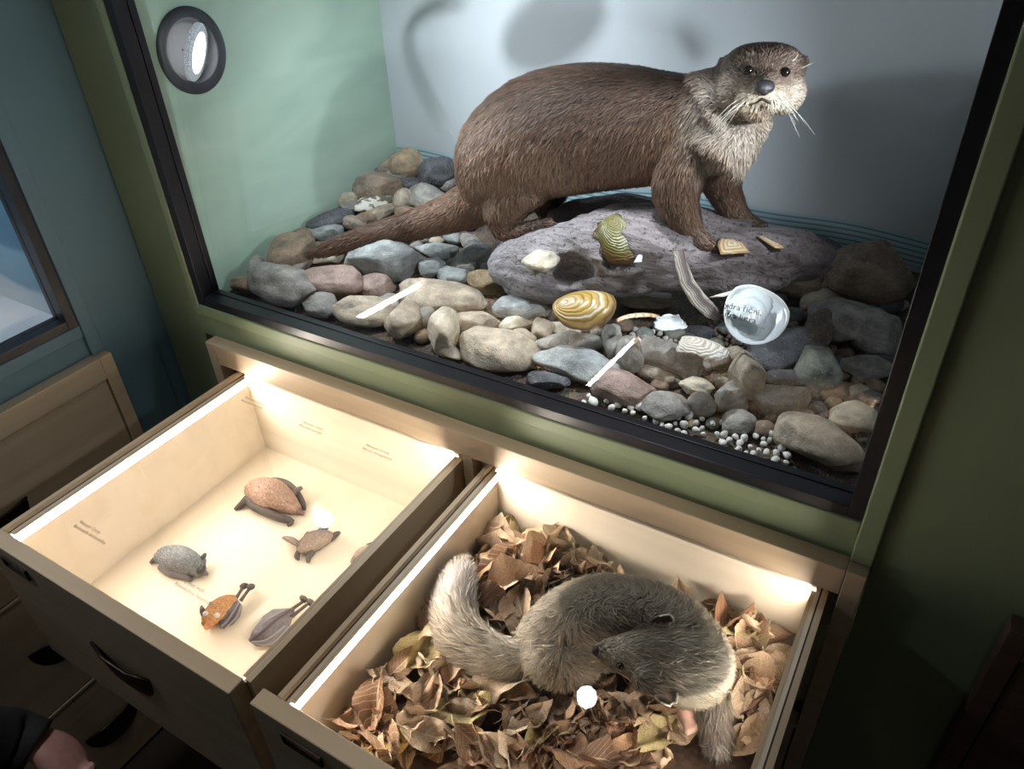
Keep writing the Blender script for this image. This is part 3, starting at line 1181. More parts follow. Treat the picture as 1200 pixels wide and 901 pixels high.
STONES = [
    # along the mint side, from the front corner to the back
    (303, 290, 22, 19, -50, 'br', 'a', 'large pointed brown stone leaning on the mint side near the front corner'),
    (280, 309, 8, 13, 0, 'gy', 'r', 'narrow light grey stone standing behind the pointed brown stone'),
    (339, 272, 13, 8, -20, 'br', 'r', 'small oval brown stone against the mint side, right of the pointed stone'),
    (326, 268, 7, 5, 0, 'gn', 'r', 'tiny grey-green stone peeping out behind the pointed brown stone'),
    (357, 266, 9, 6, -10, 'gy', 'r', 'small grey stone at the left tip of the dark slate by the mint side'),
    (372, 254, 28, 11, -15, 'dk', 'r', 'long dark slate stone leaning on the mint side'),
    (381, 271, 20, 8.5, -4, 'bl', 'f', 'flat bluish grey stone just behind the end of the otter tail'),
    (411, 260, 20, 8, 5, 'tn', 'r', 'flat beige grey stone behind the middle of the otter tail'),
    (342, 284, 21, 9, -18, 'br', 'r', 'long brownish stone left of the tip of the otter tail, upper one'),
    (346, 295, 24, 7, -18, 'gn', 'r', 'long grey-brown stone left of the tip of the otter tail, lower one'),
    (402, 234, 11, 10, 0, 'tn', 'r', 'small round tan stone against the mint side below the big brown stone'),
    (405, 219, 8, 10, 0, 'dk', 'r', 'small dark stone tucked between the mint side and the big brown stone'),
    (433, 217, 28, 17, -8, 'br', 'r', 'big smooth brown stone near the back left corner'),
    (416, 244, 16, 8, -15, 'gy', 'r', 'grey stone left of the white-speckled stone'),
    (450, 247, 17, 7, -28, 'tn', 'r', 'small beige stone just below the white-speckled stone'),
    (449, 189, 18, 10, -25, 'br', 'r', 'reddish brown stone against the mint side in the back corner'),
    (481, 191, 19, 16, 0, 'or', 'r', 'rounded orange tan stone in the back left corner under the painted waves'),
    (463, 204, 22, 9, 8, 'gn', 'f', 'flat grey-green slate in front of the orange tan stone'),
    (521, 198, 21, 16, 0, 'dk', 'r', 'dark grey boulder by the back panel behind the otter rump'),
    (524, 215, 10, 9, 0, 'gy', 'r', 'small grey stone between the dark boulder and the otter rump'),
    (474, 234, 12, 12, 0, 'tn', 'r', 'round greyish tan stone right of the white-speckled stone'),
    (503, 231, 25, 15, 20, 'gy', 'a', 'large grey angular stone beside the base of the otter tail'),
    (474, 249, 13, 7, 14, 'br', 'r', 'small grey-brown stone just above the otter tail'),
    (478, 216, 15, 7, 0, 'dk', 'f', 'flat dark stone between the slate and the large grey stone'),
    (499, 217, 9, 5, 5, 'wh', 'r', 'small whitish stone in front of the dark boulder'),
    # front left
    (383, 301, 24, 8.5, -3, 'cr', 'f', 'flat cream stone just in front of the otter tail tip'),
    (448, 303, 44, 25, 3, 'bl', 'f', 'very large pale blue-grey stone in front of the otter tail'),
    (388, 329, 36, 19, 14, 'pk', 'r', 'big pinkish stone left of the large blue-grey stone'),
    (330, 335, 35, 21, 18, 'gy', 'r', 'big oval grey stone at the front left above the frame'),
    (340, 310, 19, 12, 15, 'gy', 'r', 'dark grey stone between the oval stone and the tail tip'),
    (285, 331, 19, 11, 0, 'br', 'r', 'grey-brown stone in the very front left corner'),
    (377, 357, 20, 12, 15, 'gy', 'r', 'grey stone below the pinkish stone by the front frame'),
    (423, 366, 33, 17, 8, 'tn', 'r', 'broad tan stone by the front frame below the pink-orange stone'),
    (440, 336, 20, 14, 5, 'pk', 'r', 'pink-orange stone right of the big pinkish stone'),
    (513, 294, 25, 8, 8, 'bl', 'f', 'flat pale slab under the otter hip, right of the large blue-grey stone'),
    (553, 302, 20, 12, -25, 'bl', 'a', 'blue-grey angular stone left of the driftwood end'),
    (504, 313, 16, 11, 0, 'bl', 'a', 'blue-grey stone touching the right side of the large blue-grey one'),
    (533, 324, 20, 10, 10, 'bl', 'r', 'bluish grey stone between the slab and the yellow tan stone'),
    (537, 312, 20, 8, 10, 'gy', 'f', 'thin grey stone behind the bluish grey one'),
    (570, 315, 10, 6, -5, 'bl', 'r', 'small pale blue stone beside the left foot of the driftwood'),
    (573, 331, 25, 12, 12, 'or', 'r', 'smooth yellow tan stone against the driftwood end'),
    (512, 347, 56, 18, 10, 'tn', 'a', 'long beige slab across the front, below the blue stones'),
    (605, 361, 33, 15, 3, 'bl', 'f', 'grey-blue slab below the left end of the driftwood'),
    (469, 378, 22, 21, 0, 'tn', 'r', 'round tan stone standing by the front frame'),
    (497, 372, 14, 13, 0, 'gy', 'r', 'greyish stone tucked behind the round tan stone'),
    (519, 387, 17, 23, 0, 'cr', 'r', 'pear-shaped cream stone standing by the front frame'),
    (558, 378, 28, 14, 0, 'tn', 'a', 'angular tan stone right of the pear-shaped cream stone'),
    (607, 378, 24, 9, -25, 'cr', 'r', 'slim beige stone lying slantwise below the grey-blue slab'),
    (612, 396, 14, 9, 30, 'tn', 'r', 'small tan stone under the slim beige stone'),
    (578, 417, 45, 20, 10, 'tn', 'f', 'large flat beige stone at the front frame right of the cream stone'),
    (524, 411, 18, 7, 20, 'tn', 'r', 'small tan stone under the pear-shaped cream stone at the frame'),
    (635, 386, 15, 10, 0, 'tn', 'a', 'tan stone left below the golden mussel shell'),
    (668, 403, 40, 13, 4, 'gy', 'r', 'long grey stone below the golden mussel shell'),
    (677, 429, 50, 17, 10, 'bl', 'a', 'big blue-grey stone by the front frame, centre'),
    (642, 446, 24, 9, 14, 'dk', 'f', 'dark purplish flat stone at the frame under the blue-grey stone'),
    (717, 399, 12, 18, 0, 'gy', 'r', 'upright grey stone with a rounded top right of the long grey stone'),
    (739, 415, 17, 20, 0, 'gy', 'r', 'grey stone right of the upright rounded stone'),
    (648, 371, 7, 7, 0, 'gy', 'r', 'tiny grey pebble left of the golden mussel shell'),
    (662, 385, 19, 8, 8, 'cr', 'r', 'beige stone under the rim of the golden mussel shell'),
    (758, 351, 31, 9, 2, 'tn', 'f', 'long flat tan stone under the driftwood, right of the golden mussel'),
    # front right
    (788, 419, 37, 18, 20, 'gy', 'f', 'large grey slab left of the striped shell piece'),
    (768, 438, 22, 9, 22, 'tn', 'r', 'oval tan stone below the large grey slab'),
    (731, 455, 37, 17, 10, 'pk', 'r', 'grainy pinkish tan stone at the front frame'),
    (779, 475, 30, 16, 6, 'gy', 'a', 'rough grey-brown block right of the grainy stone'),
    (821, 475, 18, 13, 5, 'gy', 'r', 'light grey stone beside the rough grey-brown block'),
    (818, 453, 22, 9, 5, 'cr', 'a', 'pale bone-shaped stone below the striped shell piece'),
    (857, 467, 20, 16, 15, 'gy', 'a', 'grey faceted stone right of the bone-shaped stone'),
    (864, 495, 19, 13, 25, 'gy', 'r', 'oval grey stone among the white gravel'),
    (875, 440, 20, 24, 0, 'tn', 'r', 'round speckled tan stone right of the striped shell piece'),
    (822, 390, 19, 8, 5, 'dk', 'f', 'flat dark grey stone behind the striped shell piece'),
    (862, 414, 18, 8, 10, 'tn', 'r', 'tan stone between the striped shell and the white mussel half'),
    (811, 496, 9, 4.5, 5, 'or', 'r', 'tiny yellowish pebble at the frame among white gravel'),
    (920, 409, 42, 20, -12, 'dk', 'r', 'large dark slate stone below the white mussel half'),
    (957, 392, 18, 24, 15, 'db', 'r', 'dark brown upright stone right of the white mussel half'),
    (958, 433, 25, 22, 0, 'gn', 'r', 'round grey-green stone with white speckles'),
    (922, 446, 30, 11, 10, 'dk', 'r', 'dark blue stone left below the round speckled stone'),
    (987, 375, 30, 25, 35, 'gy', 'a', 'large dark angular stone under the light tan one'),
    (967, 350, 28, 11, -22, 'tn', 'r', 'light tan stone lying on the large angular stone'),
    (1035, 391, 28, 25, 0, 'gy', 'r', 'dark grey boulder at the right frame'),
    (1017, 429, 36, 13, 10, 'gy', 'a', 'dark stone with light patches at the right frame'),
    (936, 338, 34, 11, 10, 'br', 'r', 'long brown stone at the right end of the driftwood'),
    (958, 333, 14, 9, 0, 'br', 'r', 'small brown stone beside the long brown one at the driftwood end'),
    (983, 332, 16, 15, 20, 'br', 'a', 'blocky brown stone left of the huge boulder'),
    (1022, 322, 46, 33, 22, 'br', 'r', 'huge brown boulder in the back right corner'),
    (1008, 350, 14, 6, 0, 'gy', 'r', 'small grey stone at the foot of the huge boulder, left one'),
    (1014, 361, 14, 7, 5, 'gy', 'r', 'small grey stone at the foot of the huge boulder, lower one'),
    (1043, 355, 15, 11, -20, 'dk', 'a', 'dark angular stone at the foot of the huge boulder'),
    (966, 287, 29, 17, 18, 'dk', 'r', 'dark stone behind the right end of the driftwood by the back panel'),
    (1056, 358, 8, 5, -30, 'wh', 'r', 'small light stone at the right frame beside the dark angular stone'),
    (917, 467, 38, 16, 6, 'gy', 'f', 'large grey-brown slab below the dark blue stone'),
    (955, 515, 54, 23, 22, 'tn', 'r', 'big tan stone in the front right corner'),
    (1000, 490, 28, 17, 18, 'cr', 'r', 'bright cream stone by the right frame near the front corner'),
    (980, 457, 18, 10, -15, 'br', 'r', 'brown stone above the bright cream stone'),
    (1002, 460, 15, 7, -20, 'tn', 'r', 'thin tan stone above the bright cream stone, right of the brown one'),
    (1021, 467, 14, 9, 0, 'dk', 'r', 'dark stone between the bright cream stone and the right frame'),
    (938, 488, 18, 9, 10, 'br', 'r', 'brown stone between the slab and the big tan corner stone'),
    (893, 502, 14, 9, 20, 'br', 'r', 'small brown stone left of the big tan corner stone'),
    (905, 384, 14, 8, -20, 'db', 'r', 'dark brown stone behind the white mussel half'),
    (984, 538, 26, 11, 24, 'br', 'r', 'brown stone in the very front right corner below the big tan stone'),
    (700, 388, 10, 6, 0, 'gy', 'r', 'small grey stone at the right end of the golden mussel shell'),
    (555, 355, 10, 7, 0, 'gy', 'r', 'small grey stone wedged between the slab and the angular tan stone'),
    (1040, 420, 18, 10, -10, 'dk', 'r', 'dark stone against the right frame under the grey boulder'),
]
for i, s in enumerate(STONES):
    u, vv, a, b, ang, col, kind, label = s
    put_stone(i, u, vv, a, b, ang, col, kind, label)
st = put_stone(200, 440, 238, 25, 10, -28, 'gn', 'r', 'dark stone patched with white near the base of the otter tail')
st.data.materials[0] = M['lichen']
st2 = put_stone(201, 630, 305, 22, 11, -6, 'cr', 'r', 'smooth pale pebble lying in the hollow of the driftwood', 0.055)

# small stones in the gaps
TAKEN = [(q[0], q[1], max(q[2], q[3]) * 0.8, min(q[2], q[3])) for q in STONES] + [(440, 238, 20, 10)]
BED_ZONES = [((300, 300, 560, 180), 'small stone filling a gap among the stones behind the otter tail'),
             ((300, 350, 640, 430), 'small stone filling a gap among the stones at the front left'),
             ((640, 380, 900, 520), 'small stone filling a gap among the stones at the front right'),
             ((900, 330, 1050, 520), 'small dark stone filling a gap among the stones near the right frame')]
nf = 0
for (ua, va, ub, vb), lab in BED_ZONES:
    for _ in range(420):
        u, v_ = random.uniform(min(ua, ub), max(ua, ub)), random.uniform(min(va, vb), max(va, vb))
        pp = at(u, v_, 'z', 0.02)
        if not (0.02 < pp[0] < 0.98 and 0.055 < pp[1] < 0.50):
            continue
        if 575 < u < 990 and 250 < v_ < 345:
            continue
        if any(((u - q[0]) / (q[2] + 5)) ** 2 + ((v_ - q[1]) / (q[3] + 4.5)) ** 2 < 1 for q in TAKEN):
            continue
        a_ = random.uniform(7, 12)
        dark = 'dark' in lab
        o = put_stone(220 + nf, u, v_, a_, a_ * 0.7, random.uniform(-40, 40), random.choice(['db', 'dk', 'br'] if dark else ['gy', 'tn', 'br', 'gn', 'bl']), 'r', lab)
        o['group'] = lab.replace('small stone filling a gap among the ', 'gap fillers in the ').replace('small dark stone filling a gap among the ', 'gap fillers in the ')
        TAKEN.append((u, v_, a_, a_ * 0.7))
        nf += 1

# loose gravel
GR = []
for k in range(5):
    P, Fc = stone_shape('r' if k % 2 else 'a', 300 + k, 2)
    GR.append(MB().raw(P * np.array([1.0, 0.85, 0.75]), Fc).mesh('gravel'))
    GR[-1].materials.append(M['gravel'])
    GR[-1].polygons.foreach_set('use_smooth', np.ones(len(GR[-1].polygons), dtype=bool))


def gravel(n, poly, col, label, group, r0, r1):
    """pebbles strewn over a strip given by two pixel end points and a half width"""
    (u0, v0), (u1, v1), hw = poly
    done = []
    for k in range(n * 4):
        if len(done) >= n:
            break
        t = random.random()
        off = random.uniform(-1, 1) * hw
        du, dv = u1 - u0, v1 - v0
        ln = math.hypot(du, dv)
        u, v_ = u0 + du * t - dv / ln * off, v0 + dv * t + du / ln * off
        r = random.uniform(r0, r1)
        z = 0.0
        for _ in range(4):
            p = at(u, v_, 'z', z)
            z = bedh(p[0], p[1]) + r * 0.7 + 0.006
        if p[1] < 0.042 + r or p[0] > 0.99 or any(np.linalg.norm(p - q_) < 0.85 * (r + r_) for q_, r_ in done):
            continue
        done.append((p, r))
        o = bpy.data.objects.new('pebble', GR[k % 5])
        COL.objects.link(o)
        o.location = p
        o.scale = (r, r, r)
        o.rotation_euler = (random.uniform(0, 6), random.uniform(0, 6), random.uniform(0, 6))
        c = np.array(STONE_COL[col]) * random.uniform(0.8, 1.15)
        o.color = (*c, 1)
        tag(o, label, 'pebble', group)


gravel(26, ((684, 460), (760, 486), 12), 'wh', 'white gravel pebble lying along the front frame below the grainy pinkish stone', 'white gravel below the grainy stone', 0.004, 0.008)
gravel(60, ((770, 487), (925, 530), 16), 'wh', 'white gravel pebble lying along the front frame in the right half', 'white gravel along the right half of the frame', 0.0035, 0.0072)
gravel(40, ((740, 392), (800, 400), 9), 'wh', 'white gravel pebble between the shell pieces and the grey slab', 'white gravel by the shell pieces', 0.003, 0.006)
gravel(36, ((838, 372), (866, 412), 12), 'pk', 'reddish grit pebble left of the white mussel half', 'reddish grit by the white mussel', 0.0025, 0.0055)
gravel(14, ((905, 425), (945, 430), 6), 'wh', 'small white pebble between the dark slate and the round speckled stone', 'white pebbles by the speckled stone', 0.0025, 0.005)


# ================================================================ driftwood
def W(u, v, y):
    return at(u, v, 'y', y)


def smooth_path(pts, rad, k=3):
    """Catmull-Rom through the points and radii"""
    A = np.array([list(p) + list(r) for p, r in zip(pts, rad)])
    n = len(A)
    out = []
    for i in range(n - 1):
        p0, p1, p2, p3 = A[max(i - 1, 0)], A[i], A[i + 1], A[min(i + 2, n - 1)]
        for j in range(k):
            t = j / k
            out.append(0.5 * (2 * p1 + (p2 - p0) * t + (2 * p0 - 5 * p1 + 4 * p2 - p3) * t * t + (3 * p1 - p0 - 3 * p2 + p3) * t ** 3))
    out.append(A[-1])
    return [o[:3] for o in out], [(max(o[3], .0008), max(o[4], .0008)) for o in out]


def px_path(rows, axis='y'):
    """rows of (u, v, coordinate, radius in pixels[, side factor]) -> points and radii"""
    pts, rad = [], []
    for r in rows:
        p = at(r[0], r[1], axis, r[2])
        m = mpp(p)
        k = r[4] if len(r) > 4 else 1.0
        pts.append(p)
        rad.append((r[3] * m * k, r[3] * m))
    return smooth_path(pts, rad)


mb = MB()
UPV = -CAM_R[1]
log_rows = [(586, 318, .235, 20), (605, 312, .232, 37), (640, 313, .225, 45), (690, 300, .235, 47), (740, 292, .245, 52), (790, 292, .255, 48), (840, 298, .27, 41), (900, 300, .28, 35), (950, 303, .29, 28), (975, 305, .29, 12)]
p, r = px_path(log_rows)
mb.loft(p, [(a * 1.0, b) for a, b in r], UPV, 18)
p, r = px_path([(645, 262, .315, 14), (690, 255, .32, 20), (750, 250, .33, 22), (820, 262, .34, 20), (880, 275, .34, 16)])
mb.loft(p, r, UPV, 14)
p, r = px_path([(810, 330, .235, 14), (870, 335, .245, 16), (930, 325, .26, 12)])
mb.loft(p, r, UPV, 12)
cut = MB()
c = W(657, 318, .165)
m_ = mpp(c)
cut.ell(c, [CAM_R[0] * 42 * m_, CAM_R[1] * 21 * m_, CAM_R[2] * 0.052])
c = W(722, 300, .178)
cut.ell(c, [CAM_R[0] * 20 * m_, CAM_R[1] * 28 * m_, CAM_R[2] * 0.034])
c = W(735, 350, .185)
cut.ell(c, [CAM_R[0] * 60 * m_, CAM_R[1] * 8 * m_, CAM_R[2] * 0.034])
c = W(640, 270, .20)
cut.ell(c, [CAM_R[0] * 18 * m_, CAM_R[1] * 5 * m_, CAM_R[2] * 0.02])
me = fuse(mb, 0.004, 4, cut)
Pv, Nv = coords(me), normals(me)
d = 0.008 * fnoise(Pv * np.array([0.5, 1, 1]), 30, 3.1) + 0.0035 * fnoise(Pv * np.array([0.3, 1, 1]), 110, 7.7)
Pv = Pv + Nv * d[:, None]
Pv[:, 2] = np.maximum(Pv[:, 2], np.array([bedh(q[0], q[1]) for q in Pv]) + 0.001)
set_coords(me, Pv)


def drift_mat():
    m, nt, b = newmat('driftwood')
    tc = N(nt, 'ShaderNodeTexCoord')
    mp = N(nt, 'ShaderNodeMapping')
    mp.inputs['Scale'].default_value = (14, 90, 90)
    nt.links.new(tc.outputs['Object'], mp.inputs['Vector'])
    n1 = N(nt, 'ShaderNodeTexNoise', i_Scale=1.0, i_Detail=6.0, i_Distortion=1.2, i_Roughness=0.65)
    nt.links.new(mp.outputs[0], n1.inputs['Vector'])
    n2 = N(nt, 'ShaderNodeTexNoise', i_Scale=210.0, i_Detail=3.0)
    nt.links.new(tc.outputs['Object'], n2.inputs['Vector'])
    sp = N(nt, 'ShaderNodeSeparateXYZ')
    nt.links.new(tc.outputs['Object'], sp.inputs[0])
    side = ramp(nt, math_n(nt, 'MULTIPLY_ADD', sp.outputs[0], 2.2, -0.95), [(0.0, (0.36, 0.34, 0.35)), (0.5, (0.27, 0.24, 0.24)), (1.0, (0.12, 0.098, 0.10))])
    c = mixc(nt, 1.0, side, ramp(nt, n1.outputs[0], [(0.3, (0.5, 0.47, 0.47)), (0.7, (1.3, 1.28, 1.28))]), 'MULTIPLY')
    c = mixc(nt, ramp(nt, n2.outputs[0], [(0.63, (0, 0, 0)), (0.70, (0.6, 0.6, 0.6))]), c, (0.07, 0.055, 0.055))
    nt.links.new(c, b.inputs['Base Color'])
    b.inputs['Roughness'].default_value = 0.75
    h = math_n(nt, 'SUBTRACT', n1.outputs[0], math_n(nt, 'MULTIPLY', ramp(nt, n2.outputs[0], [(0.56, (0, 0, 0)), (0.7, (1, 1, 1))]), 0.8))
    bump(nt, b, h, 0.8, 0.004)
    return m


driftwood = link('driftwood', me, drift_mat(), None, True)
tag(driftwood, 'weathered grey driftwood log with hollows that the otter stands on', 'driftwood')
LOG = BVHTree.FromObject(driftwood, bpy.context.evaluated_depsgraph_get())


def log_top(u, v, fallback_y):
    """point of the driftwood seen at a pixel"""
    d_ = ray(u, v)
    h = LOG.ray_cast(Vector(CAM_P), Vector(d_ / np.linalg.norm(d_)))
    return np.array(h[0]) if h[0] is not None else W(u, v, fallback_y)


# ================================================================ shells
def shell_mesh(R, L, dome, seed=0, cutf=None, nr=14, nt=40, thick=0.0012, beak=0.82, rim_jag=0.0):
    """a bivalve half: R across, L long; dome height; beak shifts the hinge; cutf(u, v) keeps a fragment"""
    vs, ring = [], []
    rg = np.random.default_rng(seed)
    jag = rg.normal(0, 1, nt)
    for i in range(nr + 1):
        t = i / nr
        for k in range(nt):
            a = 2 * math.pi * k / nt
            ex, ey = math.cos(a), math.sin(a)
            egg = 1 - 0.16 * ex - 0.08 * math.cos(2 * a)
            rr = t * (1 + rim_jag * jag[k] * t ** 4)
            x = L * (ex * egg * rr - beak * (1 - t))
            y = R * (ey * egg * rr + 0.12 * (1 - t))
            s_ = min(1.0, math.hypot((x / L + 0.08) / 1.12, y / R / 1.02))
            z = dome * (1 - s_ ** 2.4) ** 0.62 + 0.02 * dome * math.sin(t * 44)
            vs.append((x, y, z))
            ring.append(t)
    fs = []
    for i in range(nr):
        for k in range(nt):
            q = (i * nt + k, i * nt + (k + 1) % nt, (i + 1) * nt + (k + 1) % nt, (i + 1) * nt + k)
            if cutf is not None:
                cx = sum(vs[j][0] for j in q) / 4 / L
                cy = sum(vs[j][1] for j in q) / 4 / R
                if not cutf(cx, cy):
                    continue
            fs.append(q[::-1])
    used = sorted({j for q in fs for j in q})
    mp_ = {j: n for n, j in enumerate(used)}
    return [vs[j] for j in used], [tuple(mp_[j] for j in q) for q in fs], [ring[j] for j in used], thick


def put_shell(name, label, data, mats, u, v, p, xdir, ndir, extra=None):
    vs, fs, ring, thick = data
    # solid: outer and inner skin
    V = np.array(vs)
    n = len(V)
    me0 = MB().raw(V, fs).mesh('t')
    Nn = normals(me0)
    bpy.data.meshes.remove(me0)
    V2 = V - Nn * thick
    edges = {}
    for q in fs:
        for a, b in zip(q, q[1:] + q[:1]):
            edges[(a, b)] = edges.get((a, b), 0) + 1
    rim = [(a, b) for (a, b) in edges if (b, a) not in edges]
    F = [tuple(q) for q in fs] + [tuple(j + n for j in q[::-1]) for q in fs] + [(b, a, a + n, b + n) for a, b in rim]
    mi = [0] * len(fs) + [1] * len(fs) + [1] * len(rim)
    mb = MB()
    mb.v, mb.f, mb.m = [tuple(q) for q in np.concatenate([V, V2])], F, mi
    me = mb.mesh(name)
    set_float(me, 'ring', list(ring) * 2)
    o = link(name, me, mats, None, True)
    Z = np.array(ndir, float)
    Z /= np.linalg.norm(Z)
    X = np.array(xdir, float)
    X = X - Z * (X @ Z)
    X /= np.linalg.norm(X)
    Y = np.cross(Z, X)
    o.matrix_world = Matrix([[X[i], Y[i], Z[i], p[i]] for i in range(3)] + [[0, 0, 0, 1]])
    tag(o, label, 'shell', 'broken mussel shells in the otter case')
    return o


FWD, RGT, UPC = -CAM_R[2], CAM_R[0], -CAM_R[1]


def screen_dir(deg):
    a = math.radians(deg)
    return RGT * math.cos(a) - UPC * math.sin(a)


M['gold_shell'] = shell_mat('golden_shell', [(0.0, (0.66, 0.54, 0.44)), (0.25, (0.52, 0.38, 0.20)), (0.40, (0.44, 0.28, 0.07)), (0.62, (0.47, 0.31, 0.08)), (0.72, (0.62, 0.52, 0.38)), (0.80, (0.44, 0.30, 0.08)), (1.0, (0.32, 0.20, 0.10))], 7, 0.28)
M['green_shell'] = shell_mat('green_shell', [(0.0, (0.24, 0.19, 0.08)), (0.4, (0.16, 0.15, 0.035)), (0.75, (0.12, 0.11, 0.025)), (1.0, (0.10, 0.045, 0.015))], 15, 0.35)
M['pearl'] = shell_mat('mother_of_pearl', [(0.0, (0.66, 0.71, 0.74)), (0.6, (0.70, 0.75, 0.77)), (0.88, (0.62, 0.68, 0.70)), (1.0, (0.72, 0.72, 0.68))], 4, 0.22, 0.04, 0.35)
M['cream_shell'] = shell_mat('cream_shell', [(0.0, (0.75, 0.62, 0.45)), (0.5, (0.70, 0.56, 0.38)), (1.0, (0.55, 0.35, 0.18))], 5, 0.35)
M['striped_shell'] = shell_mat('striped_shell', [(0.0, (0.62, 0.56, 0.48)), (0.6, (0.66, 0.60, 0.52)), (1.0, (0.75, 0.72, 0.66))], 8, 0.45, 0.10)
M['dark_shell'] = shell_mat('dark_shell', [(0.0, (0.5, 0.46, 0.40)), (0.5, (0.12, 0.09, 0.08)), (0.8, (0.08, 0.06, 0.055)), (1.0, (0.45, 0.40, 0.34))], 6, 0.5, 0.12)

p = W(690, 364, .150)
put_shell('mussel_shell', 'large golden mussel shell lying dome up below the driftwood', shell_mesh(0.029, 0.046, 0.024, 1, lambda x, y: x < 0.98 and not (x > 0.55 and y < -0.62)), [M['gold_shell'], M['pearl']], 0, 0, p, screen_dir(-8), UPC * 0.55 + FWD * 0.85)
p = log_top(728, 300, .21) + FWD * 0.004 + UPC * 0.016
put_shell('mussel_shell', 'olive green mussel shell piece standing in a hollow of the driftwood', shell_mesh(0.028, 0.040, 0.015, 2, lambda x, y: x > -0.95, rim_jag=0.06), [M['green_shell'], M['pearl']], 0, 0, p, screen_dir(60), FWD + UPC * 0.2)
p = W(752, 313, .215)
p = W(889, 361, .150)
put_shell('mussel_shell', 'white mussel half with its pearly inside turned to the viewer', shell_mesh(0.034, 0.043, -0.012, 3), [M['pearl'], M['pearl']], 0, 0, p, screen_dir(-62), FWD * 0.9 + UPC * 0.35)
p = W(882, 361, .147)
put_shell('shell_fragment', 'pearly broken layer inside the white mussel half', shell_mesh(0.024, 0.030, 0.009, 4, lambda x, y: x > -0.75 and y > -0.8, rim_jag=0.06), [M['pearl'], M['pearl']], 0, 0, p, screen_dir(-62), FWD * 0.9 + UPC * 0.35)
p = W(827, 414, .105)
put_shell('shell_fragment', 'striped black and white shell fragment by the large grey slab', shell_mesh(0.019, 0.036, 0.014, 5, lambda x, y: x > -0.9 and abs(y) < 0.85, rim_jag=0.06), [M['striped_shell'], M['pearl']], 0, 0, p, screen_dir(38), FWD * 0.7 + UPC * 0.7)
p = W(752, 377, .135)
put_shell('shell_fragment', 'cream shell fragment right of the golden mussel', shell_mesh(0.014, 0.030, 0.010, 6, lambda x, y: y > -0.25), [M['cream_shell'], M['cream_shell']], 0, 0, p, screen_dir(-10), FWD * 0.6 + UPC * 0.8)
p = W(789, 377, .145)
put_shell('shell_fragment', 'bluish white shell fragment right of the cream one', shell_mesh(0.014, 0.023, -0.008, 7, lambda x, y: y > -0.45 or x > 0.4, rim_jag=0.07), [M['pearl'], M['pearl']], 0, 0, p, screen_dir(-12), FWD * 0.7 + UPC * 0.7)


st2.location = log_top(634, 306, .2) + FWD * 0.004
st2.scale = (0.9, 0.9, 0.9)


def shard(label, outline, p, xdir, ndir, mats, curve=0.003, thick=0.0012, name='shell_fragment'):
    """a broken plate with the given outline, slightly curved"""
    n = len(outline)
    ctr = np.mean(outline, axis=0)
    vs, ring = [], []
    K = 5
    for j in range(K + 1):
        for q in outline:
            r = ctr + (np.array(q) - ctr) * j / K
            vs.append((r[0], r[1], curve * (1 - ((r[0] - ctr[0]) ** 2 + (r[1] - ctr[1]) ** 2) / 0.0004)))
            ring.append(0.3 + 0.7 * j / K)
    fs = [(j * n + k, (j + 1) * n + k, (j + 1) * n + (k + 1) % n, j * n + (k + 1) % n) for j in range(K) for k in range(n)]
    return put_shell(name, label, (vs, fs, ring, thick), mats, 0, 0, p, xdir, ndir)


p = log_top(857, 288, .25) + FWD * 0.004
shard('broad beige shell fragment lying by the near front paw of the otter', [(-.017, -.016), (.020, -.012), (.014, .004), (.006, .005), (.004, .010), (-.014, .014), (-.018, .002)], p, RGT, FWD * 0.7 + UPC * 0.6, [M['cream_shell']] * 2)
p = log_top(901, 285, .27) + FWD * 0.004
shard('narrow beige shell splinter lying right of the broad beige fragment', [(-.014, .012), (-.010, .013), (.013, -.008), (.014, -.013), (.003, -.013)], p, RGT, FWD * 0.7 + UPC * 0.6, [M['cream_shell']] * 2, 0.002)
p = W(751, 304, .20)
shard('small white shell splinter beside the olive green shell piece', [(-.006, -.006), (.005, -.005), (.006, .006), (.0, .004)], log_top(747, 303, .2) + FWD * 0.003, RGT, FWD, [M['pearl']] * 2, 0.001)
p = W(856, 342, .175)
shard('thin grey shell splinter pointing to the white mussel half', [(-.026, -.008), (.024, .009), (.012, .000), (-.010, -.009)], p, RGT, FWD * 0.8 + UPC * 0.5, [M['cream_shell'], M['striped_shell']], 0.002)
# long curved rim piece
rows = [(795, 293, .178), (799, 312, .172), (806, 332, .165), (818, 350, .158), (834, 366, .150), (842, 373, .147)]
mb = MB()
pts = [W(*q) for q in rows]
mb.loft(pts, [(.006, .0035), (.008, .0035), (.009, .004), (.010, .004), (.009, .0035), (.004, .002)], FWD, 10)
me = mb.mesh('shell_rim')
Pv = coords(me)
ctr = np.repeat(np.array(pts), 10, axis=0)
set_float(me, 'ring', 0.5 + ((Pv - ctr) @ screen_dir(-35)) * 60)
o = link('shell_fragment', me, M['dark_shell'], None, True)
tag(o, 'long curved dark shell rim with white edge leaning on the driftwood', 'shell', 'broken mussel shells in the otter case')


# ================================================================ unseen twig and leaf shapes added above the view to cast shadows on the case back
def shadow_caster(name, label, mb, p):
    o = mb.build(name, M['shadow_caster'], None, True)
    c = MB().loft([np.array(p), np.array((p[0], p[1], CASE_TOP - 0.001))], [0.0007, 0.0007], (0, 1, 0), 6).build('caster_cord', M['shadow_caster'], o)
    tag(o, label, 'shadow caster')
    return o


M['shadow_caster'] = simple('caster_dark', (0.05, 0.05, 0.045), 0.8)
LP_ = np.array((0.30, 0.1153, 0.6481))
HT = (0.29 - LP_[1]) / (0.53 - LP_[1])


def toward(u, v):
    return LP_ + (at(u, v, 'y', 0.53) - LP_) * HT


